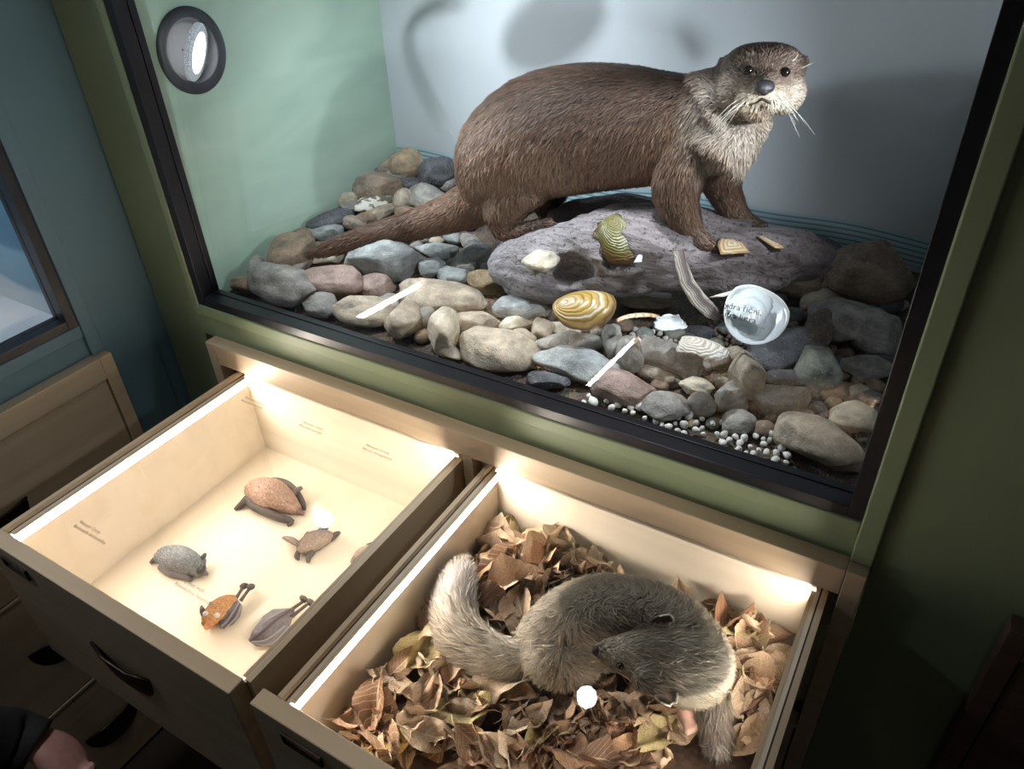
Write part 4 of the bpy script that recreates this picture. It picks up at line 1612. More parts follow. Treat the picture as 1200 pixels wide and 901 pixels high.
pts = [toward(*q) for q in ((545, 6), (515, 8), (492, 20), (479, 42), (484, 72), (500, 112), (522, 148))]
p_, r_ = smooth_path(pts, [(k, k) for k in (.002, .0045, .0045, .0035, .0028, .0024, .001)])
mb = MB().loft(p_, r_, (0, 1, 0), 10)
shadow_caster('shadow_twig', 'unseen thin twig shape added above the otter rump to cast a shadow', mb, p_[3])
for lab, c, ax, w in (('unseen long leaf shape added above the otter back to cast a shadow', (648, 34), ((590, 68), (708, 0)), 0.025), ('unseen round leaf shape added behind the otter neck to cast a shadow', (822, 42), ((812, -2), (838, 78)), 0.018),
                      ('unseen small leaf shape added right of the otter head to cast a shadow', (966, 8), ((936, -16), (992, 34)), 0.016)):
    a, b = toward(*ax[0]), toward(*ax[1])
    d_ = (b - a) / 2
    n_ = np.cross(unit(d_), (0, 1, 0))
    mb = MB().ell((a + b) / 2, [d_, np.array((0, 0.002, 0)), n_ * w], 24, 12)
    shadow_caster('shadow_leaf', lab, mb, (a + b) / 2)

# ================================================================ the otter
BROWN = (0.200, 0.122, 0.083)
BROWN_D = (0.115, 0.070, 0.050)
BROWN_R = (0.235, 0.140, 0.092)
CREAM = (0.37, 0.31, 0.25)
CREAM_L = (0.47, 0.40, 0.31)

root = empty('otter', W(650, 280, .26))
tag(root, 'stuffed brown otter with pale throat standing on the driftwood, head turned to the viewer', 'otter')


def local(me_or_pts, o):
    return me_or_pts


def child_of(o, r):
    """parent while keeping the world placement"""
    o.parent = r
    o.matrix_parent_inverse = r.matrix_world.inverted()
    return o


bpy.context.view_layer.update()
mb = MB()
SPINE = [(564, 218, .285, 34, .95), (588, 188, .287, 57, 1.0), (628, 162, .295, 69, .92), (680, 152, .30, 71, .90), (730, 150, .30, 67, .90), (775, 151, .298, 61, .92), (812, 148, .293, 55, .92), (838, 138, .285, 48, .92), (860, 124, .278, 43, .95), (880, 110, .272, 37, 1.0)]
sp_pts, sp_r = px_path(SPINE)
mb.loft(sp_pts, sp_r, UPV, 24)
TAIL = [(584, 218, .285, 36), (558, 236, .275, 27), (530, 249, .258, 21.5), (500, 259, .238, 17.5), (470, 268, .218, 15), (440, 276, .197, 13), (410, 284, .177, 10.5), (385, 291, .160, 7.5), (364, 298, .146, 3.5)]
tl_pts, tl_r = px_path(TAIL)
tl_pts[-1][2] = max(tl_pts[-1][2], bedh(tl_pts[-1][0], tl_pts[-1][1]) + 0.02)
mb.loft(tl_pts, tl_r, UPV, 16)
# hind legs
HL = [(626, 176, .280, 46, .8), (608, 208, .268, 44, .75), (594, 238, .255, 31, .85), (589, 263, .245, 18), (598, 274, .238, 11)]
HF = [(592, 271, .242, 11), (612, 270, .236, 9.5), (632, 266, .232, 9), (648, 262, .230, 7)]
hl, hlr = px_path(HL)
mb.loft(hl, hlr, UPV, 18)
hf, hfr = px_path(HF)
mb.loft(hf, hfr, UPV, 12)
HL2 = [(640, 190, .335, 34), (640, 220, .345, 26), (640, 244, .345, 13), (656, 248, .338, 8), (680, 243, .336, 6)]
hl2, hl2r = px_path(HL2)
mb.loft(hl2, hl2r, UPV, 14)
# front legs
FL = [(808, 158, .270, 48, .62), (799, 194, .254, 36, .78), (793, 224, .245, 27), (799, 248, .244, 20), (808, 267, .244, 15.5), (817, 278, .242, 12)]
fl, flr = px_path(FL)
mb.loft(fl, flr, UPV, 16)
FP = [(812, 273, .246, 13), (823, 282, .236, 11), (833, 288, .230, 7)]
fp, fpr = px_path(FP)
mb.loft(fp, fpr, UPV, 12)
FL2 = [(838, 168, .318, 34, .8), (842, 198, .335, 26), (848, 222, .347, 19), (858, 242, .354, 14.5), (868, 254, .356, 12), (880, 261, .354, 9), (895, 267, .350, 6.5)]
fl2, fl2r = px_path(FL2)
mb.loft(fl2, fl2r, UPV, 14)
# chest
c = W(842, 160, .275)
m_ = mpp(c)
mb.ell(c, [RGT * 38 * m_, UPC * 40 * m_, FWD * 0.050])
# toes, webbed and short
TOES = []
for (u0, v0, y0, sp, n, ln) in ((828, 285, .234, (4.5, 3.2), 5, 10), (890, 265, .350, (4.0, 2.0), 4, 8), (643, 263, .232, (3, 3.2), 4, 9)):
    for k in range(n):
        f_ = k - (n - 1) / 2
        a = W(u0 + f_ * sp[0] * 0.4, v0 + f_ * sp[1] * 0.5, y0)
        b = W(u0 + ln - abs(f_) * 0.6 + f_ * sp[0] * 0.55, v0 + 2.5 + f_ * sp[1], y0 - 0.006)
        mb.loft([a, (a + b) / 2 + np.array([0, 0, .0012]), b], [.0048, .0042, .0030], UPV, 8)
        TOES.append((a, b))
# head, turned to face the viewer
HC = W(893, 97, .262)
HM = mpp(HC)
HF_ = unit(CAM_P - HC)
HR = RGT - HF_ * (RGT @ HF_)
HR = HR / np.linalg.norm(HR)
HU = np.cross(HF_, HR) * (1 if np.cross(HF_, HR) @ UPC > 0 else -1)


def H(x, y, z):
    """head coordinates in photo pixels: right, up, towards the viewer"""
    return HC + (HR * x + HU * y + HF_ * z) * HM


def hell(c, r, power=2.0):
    mb.ell(H(*c), [HR * r[0] * HM, HF_ * r[2] * HM, HU * r[1] * HM], 20, 14, power)


hell((-1, 8, -14), (47, 35, 44), 2.5)
hell((0, 22, -8), (40, 19, 36), 2.6)
hell((-26, -12, 0), (25, 27, 28))
hell((24, -10, 0), (25, 25, 28))
hell((0, -8, 20), (27, 24, 28))
hell((0, -12, 34), (22, 16, 22))
hell((-11, -19, 42), (14, 10, 14))
hell((12, -19, 42), (14, 10, 14))
hell((0, -31, 26), (17, 10, 22))
hell((1, -2, 48), (10, 9, 12))
hell((-43, 20, -22), (9, 10, 7))
hell((42, 20, -20), (7, 9, 6))
# neck joining head and shoulders
mb.loft([H(-12, -6, -30), H(-35, -22, -34), H(-62, -36, -30)], [42 * HM, 45 * HM, 50 * HM], UPV, 20)
mb.loft([H(-4, -30, -20), H(-22, -58, -20), H(-44, -88, -10)], [26 * HM, 33 * HM, 38 * HM], UPV, 18)
otter_me = fuse(mb, 0.0034, 5)
Pv = coords(otter_me)
HEADC = H(0, 0, 0)


def otter_col(P, Nn=None):
    C = blend_cols(P, BROWN, [
        (W(640, 95, .29), .09, BROWN_D), (W(740, 88, .30), .09, BROWN_D), (W(575, 235, .27), .06, BROWN_R), (W(600, 200, .24), .07, (0.28, 0.18, 0.125)),
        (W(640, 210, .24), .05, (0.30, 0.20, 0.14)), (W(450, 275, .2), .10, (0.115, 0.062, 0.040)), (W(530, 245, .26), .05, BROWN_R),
        (W(850, 160, .26), .042, CREAM), (W(868, 178, .26), .036, CREAM), (W(838, 122, .245), .034, CREAM), (W(852, 100, .24), .024, CREAM), (W(838, 190, .26), .030, (0.30, 0.24, 0.19)),
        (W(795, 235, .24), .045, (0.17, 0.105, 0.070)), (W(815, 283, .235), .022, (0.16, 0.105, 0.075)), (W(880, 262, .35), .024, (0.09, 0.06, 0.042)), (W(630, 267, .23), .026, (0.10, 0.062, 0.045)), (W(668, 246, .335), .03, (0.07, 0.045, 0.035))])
    h = (P - HEADC) / HM
    hx, hy, hz = h @ HR, h @ HU, h @ HF_
    inh = np.clip(1.4 - np.sqrt(hx ** 2 + hy ** 2 + hz ** 2) / 58, 0, 1)
    inh = np.clip(inh * 3, 0, 1)
    top = 1 / (1 + np.exp(-(hy - 2 + 0.10 * np.abs(hx)) / 4))
    hc = np.array((0.105, 0.072, 0.054)) * top[:, None] + np.array(CREAM) * (1 - top)[:, None]
    # brown mask beside the nose, pale muzzle and cheeks
    for cx, cy, r, col, k in ((-20, -4, 16, (0.16, 0.11, 0.08), .9), (22, -2, 14, (0.16, 0.11, 0.08), .8), (0, -20, 17, CREAM_L, 1), (17, -18, 16, CREAM_L, .9), (-14, -18, 13, (0.50, 0.42, 0.31), .8), (0, -37, 14, (0.30, 0.22, 0.15), .7), (-38, -2, 13, (0.40, 0.33, 0.26), .8), (-20, 27, 9, (0.20, 0.15, 0.12), .6), (30, 24, 8, (0.20, 0.15, 0.12), .6), (38, -8, 12, CREAM, .7), (1, 12, 8, (0.17, 0.12, 0.095), .6)):
        w = np.clip(1.35 - np.hypot(hx - cx, hy - cy) / r, 0, 1) * (hz > -8)
        w = (w * w * (3 - 2 * w) * k)[:, None]
        hc = hc * (1 - w) + np.array(col) * w
    return C * (1 - inh[:, None]) + hc * inh[:, None]


set_col(otter_me, otter_col(Pv) * 0.75)
body = link('body', otter_me, M['hide'], None, True)
child_of(body, root)
OT = BVHTree.FromObject(body, bpy.context.evaluated_depsgraph_get())
NOSE = H(1, -4, 56)
flow0 = flow_from([[np.array(q) for q in sp_pts[::-1]], tl_pts, hl, hf, hl2, fl, fp, fl2, [H(-20, -40, 0), H(-45, -90, 0), H(-58, -120, 0)]])


def otter_flow(P, Nn):
    D = flow0(P, Nn) + np.array([0, 0, -0.28])
    h = np.linalg.norm(P - HEADC, axis=1) / HM
    w = np.clip((72 - h) / 18, 0, 1)[:, None]
    return D * (1 - w) + unit(P - NOSE) * w


def otter_len(P):
    L = np.full(len(P), 0.0150)
    h = np.linalg.norm(P - HEADC, axis=1) / HM
    L = np.where(h < 75, 0.0045 + 0.007 * np.clip((h - 35) / 40, 0, 1), L)
    for pts, r, ln in ((fp, .035, .005), (hf, .04, .005), (fl2[-4:], .04, .005), (fl[-3:], .03, .008)):
        d = np.min(np.linalg.norm(P[:, None] - np.array(pts)[None], axis=2), axis=1)
        L = np.where(d < r, np.minimum(L, ln + (d / r) * 0.008), L)
    dn = np.linalg.norm(P - NOSE, axis=1)
    return np.where(dn < 0.016, 0.002, L)


def otter_keep(P, Nn):
    return ~((Nn @ FWD < -0.35))


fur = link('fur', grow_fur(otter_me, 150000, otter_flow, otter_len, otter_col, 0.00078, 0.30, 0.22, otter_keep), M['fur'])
child_of(fur, root)


def on_body(u, v, tree=OT):
    d_ = ray(u, v)
    d_ = d_ / np.linalg.norm(d_)
    h = tree.ray_cast(Vector(CAM_P), Vector(d_))
    return (np.array(h[0]), np.array(h[1])) if h[0] is not None else (None, None)


for u, v in ((877, 83), (920, 85)):
    p, n = on_body(u, v)
    r = 0.0056
    e = MB().ell(p + FWD * 0.0010, [RGT * r, FWD * r, UPC * r * 0.92], 20, 14).build('eye', M['eye'], None, True)
    child_of(e, root)
p, n = on_body(896, 102)
nb = MB()
nb.ell(p + FWD * 0.001, [RGT * 0.0105, FWD * 0.006, UPC * 0.0072], 22, 14, 2.3)
nb.ell(p - UPC * 0.0045 + FWD * 0.0, [RGT * 0.0055, FWD * 0.005, UPC * 0.0045], 16, 10)
o = nb.build('nose', M['nose'], None, True)
child_of(o, root)
# mouth line
pts = []
for u, v in ((868, 121), (878, 124), (887, 121), (893, 116.5), (898, 119), (906, 124), (916, 125)):
    p, n = on_body(u, v)
    pts.append(p + FWD * 0.0022)
o = tube('mouth', pts, 0.0011, M['mouth'], None, 6, False)
child_of(o, root)
# whiskers
mb = MB()
for side, u0, v0 in ((1, 912, 113), (-1, 872, 116)):
    for k in range(8):
        p, n = on_body(u0 + random.uniform(-6, 6), v0 + random.uniform(-5, 7))
        if p is None:
            continue
        ln = random.uniform(.022, .044)
        d1 = HR * side * random.uniform(.5, 1.0) + HF_ * .6 - HU * random.uniform(.2, .9)
        d1 /= np.linalg.norm(d1)
        q1 = p + d1 * ln * .5
        q2 = p + d1 * ln * .8 - HU * ln * .5 + HR * side * ln * .25
        w = bez(p, q1, q2, 6)
        mb.loft(w, [.00022, .00021, .0002, .00016, .00012, .00007], UPV, 5)
for u, v, du, dv in ((943, 80, 14, -6), (934, 72, 6, -8)):
    p, n = on_body(u - 6, v)
    if p is not None:
        mb.loft(bez(p, p + HR * du * HM * .6 + HU * 2 * HM, p + HR * du * HM - HU * dv * HM, 5), [.0003, .0003, .00025, .0002, .0001], UPV, 5)
o = mb.build('whiskers', M['whisker'], None, True)
child_of(o, root)
# claws
for a, b in TOES:
    d_ = unit(b - a)
    o = tube('claw', [b - d_ * 0.001, b + d_ * 0.0035 - UPC * 0.0004, b + d_ * 0.006 - UPC * 0.0022], 0.0012, M['claw'], None, 6)
    child_of(o, root)

# ================================================================ right drawer: marten on a bed of leaves
LEAF_Z = -0.208


def leafbed(x, y):
    ex = min(max((x - 0.556) / 0.05, 0), 1) * min(max((0.977 - x) / 0.05, 0), 1)
    return LEAF_Z - 0.012 * (1 - ex) + 0.007 * mnoise.noise(Vector((x * 22, y * 22, 4.0)))


def Z(u, v, z):
    return at(u, v, 'z', z)


XA, XB, YA, YB = 0.5560, 0.9765, -0.4055, -0.0115
nx, ny = 44, 42
vs = [(XA + (XB - XA) * i / nx, YA + (YB - YA) * j / ny) for j in range(ny + 1) for i in range(nx + 1)]
vs = [(x, y, leafbed(x, y) - 0.010 + 0.004 * mnoise.noise(Vector((x * 90, y * 90, 1)))) for x, y in vs]
fs = [(j * (nx + 1) + i, j * (nx + 1) + i + 1, (j + 1) * (nx + 1) + i + 1, (j + 1) * (nx + 1) + i) for j in range(ny) for i in range(nx)]
n0 = len(vs)
vs += [(XA, YA, ZF + .0005), (XB, YA, ZF + .0005), (XB, YB, ZF + .0005), (XA, YB, ZF + .0005)]
row = lambda j: [j * (nx + 1) + i for i in range(nx + 1)]
colm = lambda i: [j * (nx + 1) + i for j in range(ny + 1)]
fs += [tuple([n0, n0 + 1] + row(0)[::-1]), tuple([n0 + 2, n0 + 3] + row(ny)), tuple([n0 + 1, n0 + 2] + colm(nx)[::-1]), tuple([n0 + 3, n0] + colm(0)), (n0 + 3, n0 + 2, n0 + 1, n0)]
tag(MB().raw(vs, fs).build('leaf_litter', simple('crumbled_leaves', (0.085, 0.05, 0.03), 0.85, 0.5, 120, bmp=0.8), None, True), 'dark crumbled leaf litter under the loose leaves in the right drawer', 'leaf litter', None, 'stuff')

FURG = (0.200, 0.170, 0.125)
FURD = (0.065, 0.052, 0.038)
FURL = (0.225, 0.205, 0.165)
mroot = empty('marten', Z(740, 745, LEAF_Z))
bpy.context.view_layer.update()
tag(mroot, 'stuffed grey-brown marten curled up asleep on the leaves in the right drawer', 'marten')
mb = MB()
VUP = (0.05, 0.1, 1)
MT, MTr = px_path([(541, 666, -.172, 6), (538, 682, -.170, 14), (535, 706, -.170, 19), (538, 732, -.172, 22), (550, 752, -.174, 22), (575, 766, -.176, 21), (600, 771, -.176, 21), (625, 768, -.174, 25), (650, 760, -.170, 32)], 'z')
mb.loft(MT, MTr, VUP, 16)
MS, MSr = px_path([(628, 764, -.172, 28), (648, 752, -.166, 40), (676, 738, -.160, 47), (706, 729, -.157, 49), (738, 728, -.156, 46), (768, 735, -.155, 44), (793, 750, -.153, 42), (812, 770, -.150, 37), (814, 792, -.148, 33)], 'z')
mb.loft(MS, MSr, VUP, 22)
# shoulders and neck come back towards the camera side, head lies on the body
MN, MNr = px_path([(820, 774, -.142, 34), (808, 782, -.128, 38), (790, 780, -.118, 36), (771, 774, -.112, 33), (753, 770, -.107, 30), (737, 767, -.105, 25), (722, 765, -.105, 18.5), (710, 763, -.106, 13), (701, 762, -.107, 9), (696, 762, -.108, 5.5)], 'z')
mb.loft(MN, MNr, VUP, 20)
# fore leg
ML, MLr = px_path([(818, 785, -.160, 27), (828, 808, -.170, 21), (834, 832, -.178, 17), (838, 856, -.186, 15), (840, 874, -.188, 11)], 'z')
mb.loft(ML, MLr, VUP, 14)
# haunch
c = Z(660, 772, -.160)
m_ = mpp(c)
mb.ell(c, [RGT * 38 * m_, UPC * 27 * m_, FWD * 0.03])
# brows and cheeks
for u, v, z, r in ((752, 749, -.104, 15), (756, 792, -.102, 15)):
    c = Z(u, v, z)
    mb.ell(c, [RGT * r * mpp(c), UPC * r * mpp(c), FWD * r * mpp(c)])
mar_me = fuse(mb, 0.0032, 6)
Pv = coords(mar_me)


def mar_col(P, Nn=None):
    return blend_cols(P, FURG, [
        (Z(700, 735, -.11), .05, (0.165, 0.135, 0.098)), (Z(745, 712, -.13), .045, (0.135, 0.11, 0.082)), (Z(672, 770, -.12), .040, (0.165, 0.13, 0.09)),
        (Z(540, 700, -.15), .05, (0.135, 0.122, 0.115)), (Z(540, 750, -.15), .04, (0.165, 0.135, 0.10)),
        (Z(805, 772, -.10), .036, FURL), (Z(785, 778, -.09), .030, FURL), (Z(757, 742, -.10), .020, FURD), (Z(760, 798, -.09), .018, FURD), (Z(750, 768, -.09), .022, (0.15, 0.13, 0.10)),
        (Z(718, 764, -.09), .020, (0.27, 0.235, 0.18)), (Z(735, 783, -.09), .014, (0.25, 0.215, 0.165)), (Z(699, 762, -.11), .009, (0.13, 0.105, 0.085)), (Z(836, 850, -.17), .030, (0.11, 0.09, 0.075)), (Z(838, 872, -.17), .014, (0.40, 0.38, 0.36))])


set_col(mar_me, mar_col(Pv) * 0.7)
mbody = link('body', mar_me, M['hide'], None, True)
child_of(mbody, mroot)
MTREE = BVHTree.FromObject(mbody, bpy.context.evaluated_depsgraph_get())
mflow0 = flow_from([MN[::-1], MS[::-1], MT[::-1], ML], 3.0)


def mar_flow(P, Nn):
    D = mflow0(P, Nn)
    # hair of the head runs from the nose back, the neck hair with it
    Q = np.array(Z(735, 767, -.116))
    w = np.clip((0.075 - np.linalg.norm(P - Q, axis=1)) / 0.03, 0, 1)[:, None]
    back = np.array(Z(800, 780, -.13)) - np.array(Z(705, 763, -.117))
    return D * (1 - w) + unit(back[None]) * w + np.array([0, 0, -.08])


def mar_len(P):
    L = np.full(len(P), 0.020)
    dt = np.min(np.linalg.norm(P[:, None] - np.array(MT[:20])[None], axis=2), axis=1)
    L = np.where(dt < 0.035, 0.028, L)
    q = np.array(Z(728, 766, -.112))
    dh = np.linalg.norm(P - q, axis=1)
    L = np.where(dh < 0.05, 0.006 + np.clip(dh - 0.025, 0, 1) * 0.35, L)
    q = np.array(Z(700, 762, -.118))
    L = np.where(np.linalg.norm(P - q, axis=1) < 0.02, 0.003, L)
    return L


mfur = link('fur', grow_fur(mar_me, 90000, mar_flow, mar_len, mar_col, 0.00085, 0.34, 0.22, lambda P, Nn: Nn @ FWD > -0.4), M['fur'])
child_of(mfur, mroot)
M['ear'] = simple('pale_ear_rim', (0.55, 0.50, 0.42), 0.6)
M['ear_in'] = simple('dark_ear', (0.16, 0.125, 0.10), 0.7)
for u, v, du, dv in ((773, 735, 6, -9), (776, 802, 5, 9)):
    p, n = on_body(u, v, MTREE)
    X = unit(RGT * du * 1.0 - UPC * dv * 1.0)
    Yv = np.cross(X, FWD)
    vs, fs = [], []
    for j in range(6):
        t = j / 5
        for k in range(11):
            a = math.pi * (k / 10 - 0.5)
            wv = 0.0125 * (1 - t ** 2.2 * 0.75)
            vs.append(p + X * (0.018 * t) + Yv * math.sin(a) * wv + FWD * (0.004 + 0.0065 * t - math.cos(a) * 0.004))
    for j in range(5):
        for k in range(10):
            a = j * 11 + k
            fs.append((a, a + 1, a + 12, a + 11))
    o = MB().raw(vs, fs).build('ear', M['ear_in'], None, True)
    so = o.modifiers.new('thick', 'SOLIDIFY')
    so.thickness = 0.0012
    child_of(o, mroot)
    rimp = [vs[5 * 11 + k] for k in range(11)]
    rimp = [vs[3 * 11], vs[4 * 11]] + rimp + [vs[4 * 11 + 10], vs[3 * 11 + 10]]
    r_ = tube('ear_rim', rimp, 0.0011, M['ear'], None, 6, False)
    child_of(r_, o)
p, n = on_body(727, 779, MTREE)
e = MB().ell(p + FWD * 0.002, [RGT * 0.0042, FWD * 0.0034, UPC * 0.0036], 16, 10).build('eye', M['eye'], None, True)
child_of(e, mroot)
p, n = on_body(698, 762, MTREE)
if p is None:
    p = Z(698, 762, -.115)
e = MB().ell(p + FWD * 0.001, [RGT * 0.0042, FWD * 0.004, UPC * 0.0050], 16, 10).build('nose', M['nose'], None, True)
child_of(e, mroot)
mb = MB()
pw, pwr = px_path([(800, 818, -.180, 12), (804, 836, -.184, 10.5), (808, 850, -.187, 8)], 'z')
mb.loft(pw, pwr, VUP, 12)
for k in range(4):
    a = Z(803 + k * 3.2, 848 - k, -.184)
    mb.loft([a, Z(805 + k * 3.6, 857 - k * 1.5, -.183), Z(806 + k * 3.8, 863 - k * 2, -.186)], [.0034, .003, .002], VUP, 8)
o = link('paw', fuse(mb, 0.0018, 3), simple('pink_paw', (0.50, 0.30, 0.24), 0.55, 0.1, 200), None, True)
child_of(o, mroot)


# ---------------------------------------------------------------- leaves
def leaf_mesh(seed, curl, fold, twist, wid=0.30, jag=0.04):
    rg = np.random.default_rng(seed)
    na, nb = 16, 8
    ph = rg.uniform(0, 6, 4)
    vs, uv = [], []
    for i in range(na + 1):
        t = i / na
        w = wid * (math.sin(math.pi * min(1, t * 0.98 + 0.01)) ** 0.75) * (1.12 - 0.45 * t)
        if i % 2:
            w *= 1 - jag
        for j in range(nb + 1):
            s = (j / nb - 0.5) * 2
            x = t - 0.5
            y = w * s
            # fold along the rib, cup along the length, crumple
            z = abs(y) * fold + 0.022 * math.sin(t * 26 + abs(s) * 4) * abs(s)
            z += 0.075 * math.sin(x * 7 + ph[0] + s * 1.4) * (0.3 + abs(s)) + 0.05 * math.sin(s * 4.5 + ph[1] + x * 5) + 0.03 * math.sin(x * 15 + ph[2]) * s
            ang = curl * x
            r = 1 / curl if abs(curl) > 1e-3 else None
            if r:
                X, Zc = math.sin(ang) * (r - z), r - math.cos(ang) * (r - z)
            else:
                X, Zc = x, z
            tw = twist * x
            vs.append((X, y * math.cos(tw) - 0.3 * Zc * math.sin(tw), Zc + y * math.sin(tw)))
            uv.append((t, s, 0))
    fs = [(i * (nb + 1) + j, i * (nb + 1) + j + 1, (i + 1) * (nb + 1) + j + 1, (i + 1) * (nb + 1) + j) for i in range(na) for j in range(nb)]
    n = len(vs)
    # stalk
    mb = MB()
    mb.v, mb.f, mb.m = vs, fs, [0] * len(fs)
    st = [np.array(vs[nb // 2]) + np.array((-0.10 * k, 0.02 * k * k, -0.02 * k)) for k in range(3)]
    mb.loft(st, [.010, .008, .006], (0, 0, 1), 5)
    me = mb.mesh('leaf')
    a = me.attributes.new('leafuv', 'FLOAT_VECTOR', 'POINT')
    full = np.zeros((len(me.vertices), 3))
    full[:n] = uv
    a.data.foreach_set('vector', full.ravel())
    me.materials.append(M['leaf'])
    me.polygons.foreach_set('use_smooth', np.ones(len(me.polygons), dtype=bool))
    return me


LEAVES = [leaf_mesh(40 + k, c, f, t, w) for k, (c, f, t, w) in enumerate([
    (0.6, 0.35, 0.3, .30), (1.6, 0.5, -0.4, .28), (-0.9, 0.3, 0.5, .32), (2.3, 0.8, 0.2, .26), (0.3, 1.2, -0.6, .30), (-1.7, 0.6, 0.4, .30), (1.1, -0.5, 0.8, .34), (2.0, 0.2, -0.9, .29), (0.2, 2.0, 0.2, .27)])]
LC = {'tan': (0.44, 0.325, 0.23), 'pale': (0.56, 0.45, 0.34), 'brown': (0.27, 0.175, 0.115), 'red': (0.30, 0.15, 0.09), 'orange': (0.42, 0.25, 0.15), 'olive': (0.40, 0.34, 0.17), 'yellow': (0.58, 0.40, 0.10), 'grey': (0.36, 0.29, 0.22), 'dark': (0.16, 0.09, 0.055)}


def put_leaf(u, v, size, kind, col, rz, tilt, label, group=None, dz=0.0, snap=True):
    z = LEAF_Z
    for _ in range(4):
        p = Z(u, v, z)
        z = leafbed(p[0], p[1]) + 0.006 + dz
    L = size * mpp(p) * 1.12
    hit = None
    o = bpy.data.objects.new('leaf', LEAVES[kind])
    COL.objects.link(o)
    p[0] = min(max(p[0], XA + L * .36), XB - L * .36)
    p[1] = min(max(p[1], YA + L * .36), YB - L * .36)
    o.location = p
    o.scale = (L, L, L)
    o.rotation_euler = (tilt[0], tilt[1], rz)
    c = np.array(LC[col]) * random.uniform(0.85, 1.12)
    o.color = (*c, 1)
    tag(o, label, 'leaf', group or 'dry leaves around the marten')
    return o


random.seed(23)
NOTE = [
    (600, 655, 62, 3, 'tan', 1.0, 'tan rolled leaf standing up near the back left corner of the right drawer'),
    (574, 662, 52, 0, 'orange', 1.6, 'orange-brown upright leaf in the back left corner of the right drawer'),
    (624, 684, 54, 1, 'pale', 0.2, 'pale crinkled leaf behind the loop of the marten tail'),
    (592, 712, 50, 2, 'tan', -0.2, 'tan leaf lying inside the loop of the marten tail'),
    (593, 735, 36, 4, 'pale', 1.4, 'pale leaf standing inside the loop of the tail, the lower one'),
    (638, 655, 66, 4, 'tan', 0.9, 'tan folded leaf with a long stalk by the back board'),
    (716, 672, 44, 0, 'tan', -0.3, 'flat tan leaf at the back board behind the marten back'),
    (800, 705, 52, 3, 'tan', -1.0, 'tan curled leaf behind the marten shoulder'),
    (870, 738, 66, 1, 'pale', 0.0, 'pale broad leaf at the back right of the right drawer'),
    (885, 780, 56, 2, 'orange', -0.7, 'orange leaf right of the marten shoulder'),
    (915, 778, 40, 6, 'yellow', -0.6, 'yellow leaf at the right side board'),
    (903, 742, 40, 5, 'pale', 0.5, 'light leaf touching the right side board at the back'),
    (585, 808, 74, 4, 'pale', 0.6, 'long pale folded leaf below the marten rump'),
    (528, 800, 72, 1, 'tan', 0.1, 'large tan crumpled leaf below the bend of the marten tail'),
    (440, 838, 62, 6, 'orange', 1.5, 'orange-brown leaf at the left side board near the front'),
    (458, 870, 48, 2, 'yellow', 0.7, 'yellowish leaf at the front left of the right drawer'),
    (622, 850, 66, 3, 'pale', 1.1, 'pale curled leaf in front of the marten belly'),
    (688, 818, 66, 0, 'tan', -0.8, 'flat tan leaf in front of the marten head'),
    (745, 835, 60, 1, 'tan', -1.4, 'tan cupped leaf left of the pink paw'),
    (730, 855, 56, 5, 'red', -0.8, 'red-brown leaf in front of the tan cupped leaf'),
    (770, 862, 66, 0, 'olive', 1.3, 'long greenish tan leaf standing left of the marten foreleg'),
    (780, 893, 42, 3, 'tan', -1.2, 'tan leaf beside the marten forepaw'),
    (660, 880, 70, 2, 'orange', 0.1, 'wide orange-brown leaf at the front of the right drawer'),
    (560, 878, 70, 1, 'brown', -0.3, 'wide brown leaf at the front, left of the orange-brown one'),
    (505, 862, 66, 0, 'grey', 0.4, 'long grey-tan leaf lying slantwise at the front left'),
    (496, 765, 52, 4, 'olive', 1.4, 'olive leaf standing left of the bend of the marten tail'),
    (474, 775, 44, 5, 'brown', 1.3, 'brown leaf leaning on the left side board by the olive one'),
    (860, 830, 46, 7, 'pale', -1.2, 'pale twisted leaf right of the marten foreleg'),
    (700, 850, 46, 6, 'grey', 0.6, 'grey crumpled leaf in front of the marten belly'),
    (657, 860, 44, 7, 'grey', -0.4, 'small grey leaf between the pale curled leaf and the wide orange one'),
]
for i, (u, v, s, k, c, rz, lab) in enumerate(NOTE):
    put_leaf(u, v, s, k, c, rz, (random.uniform(-.6, .6), random.uniform(-.5, .3)), lab, None, 0.010)


def hidden_by_marten(u, v):
    return any(on_body(u + a, v + b, MTREE)[0] is not None for a, b in ((0, 0), (13, 0), (-13, 0), (0, 13), (0, -13)))


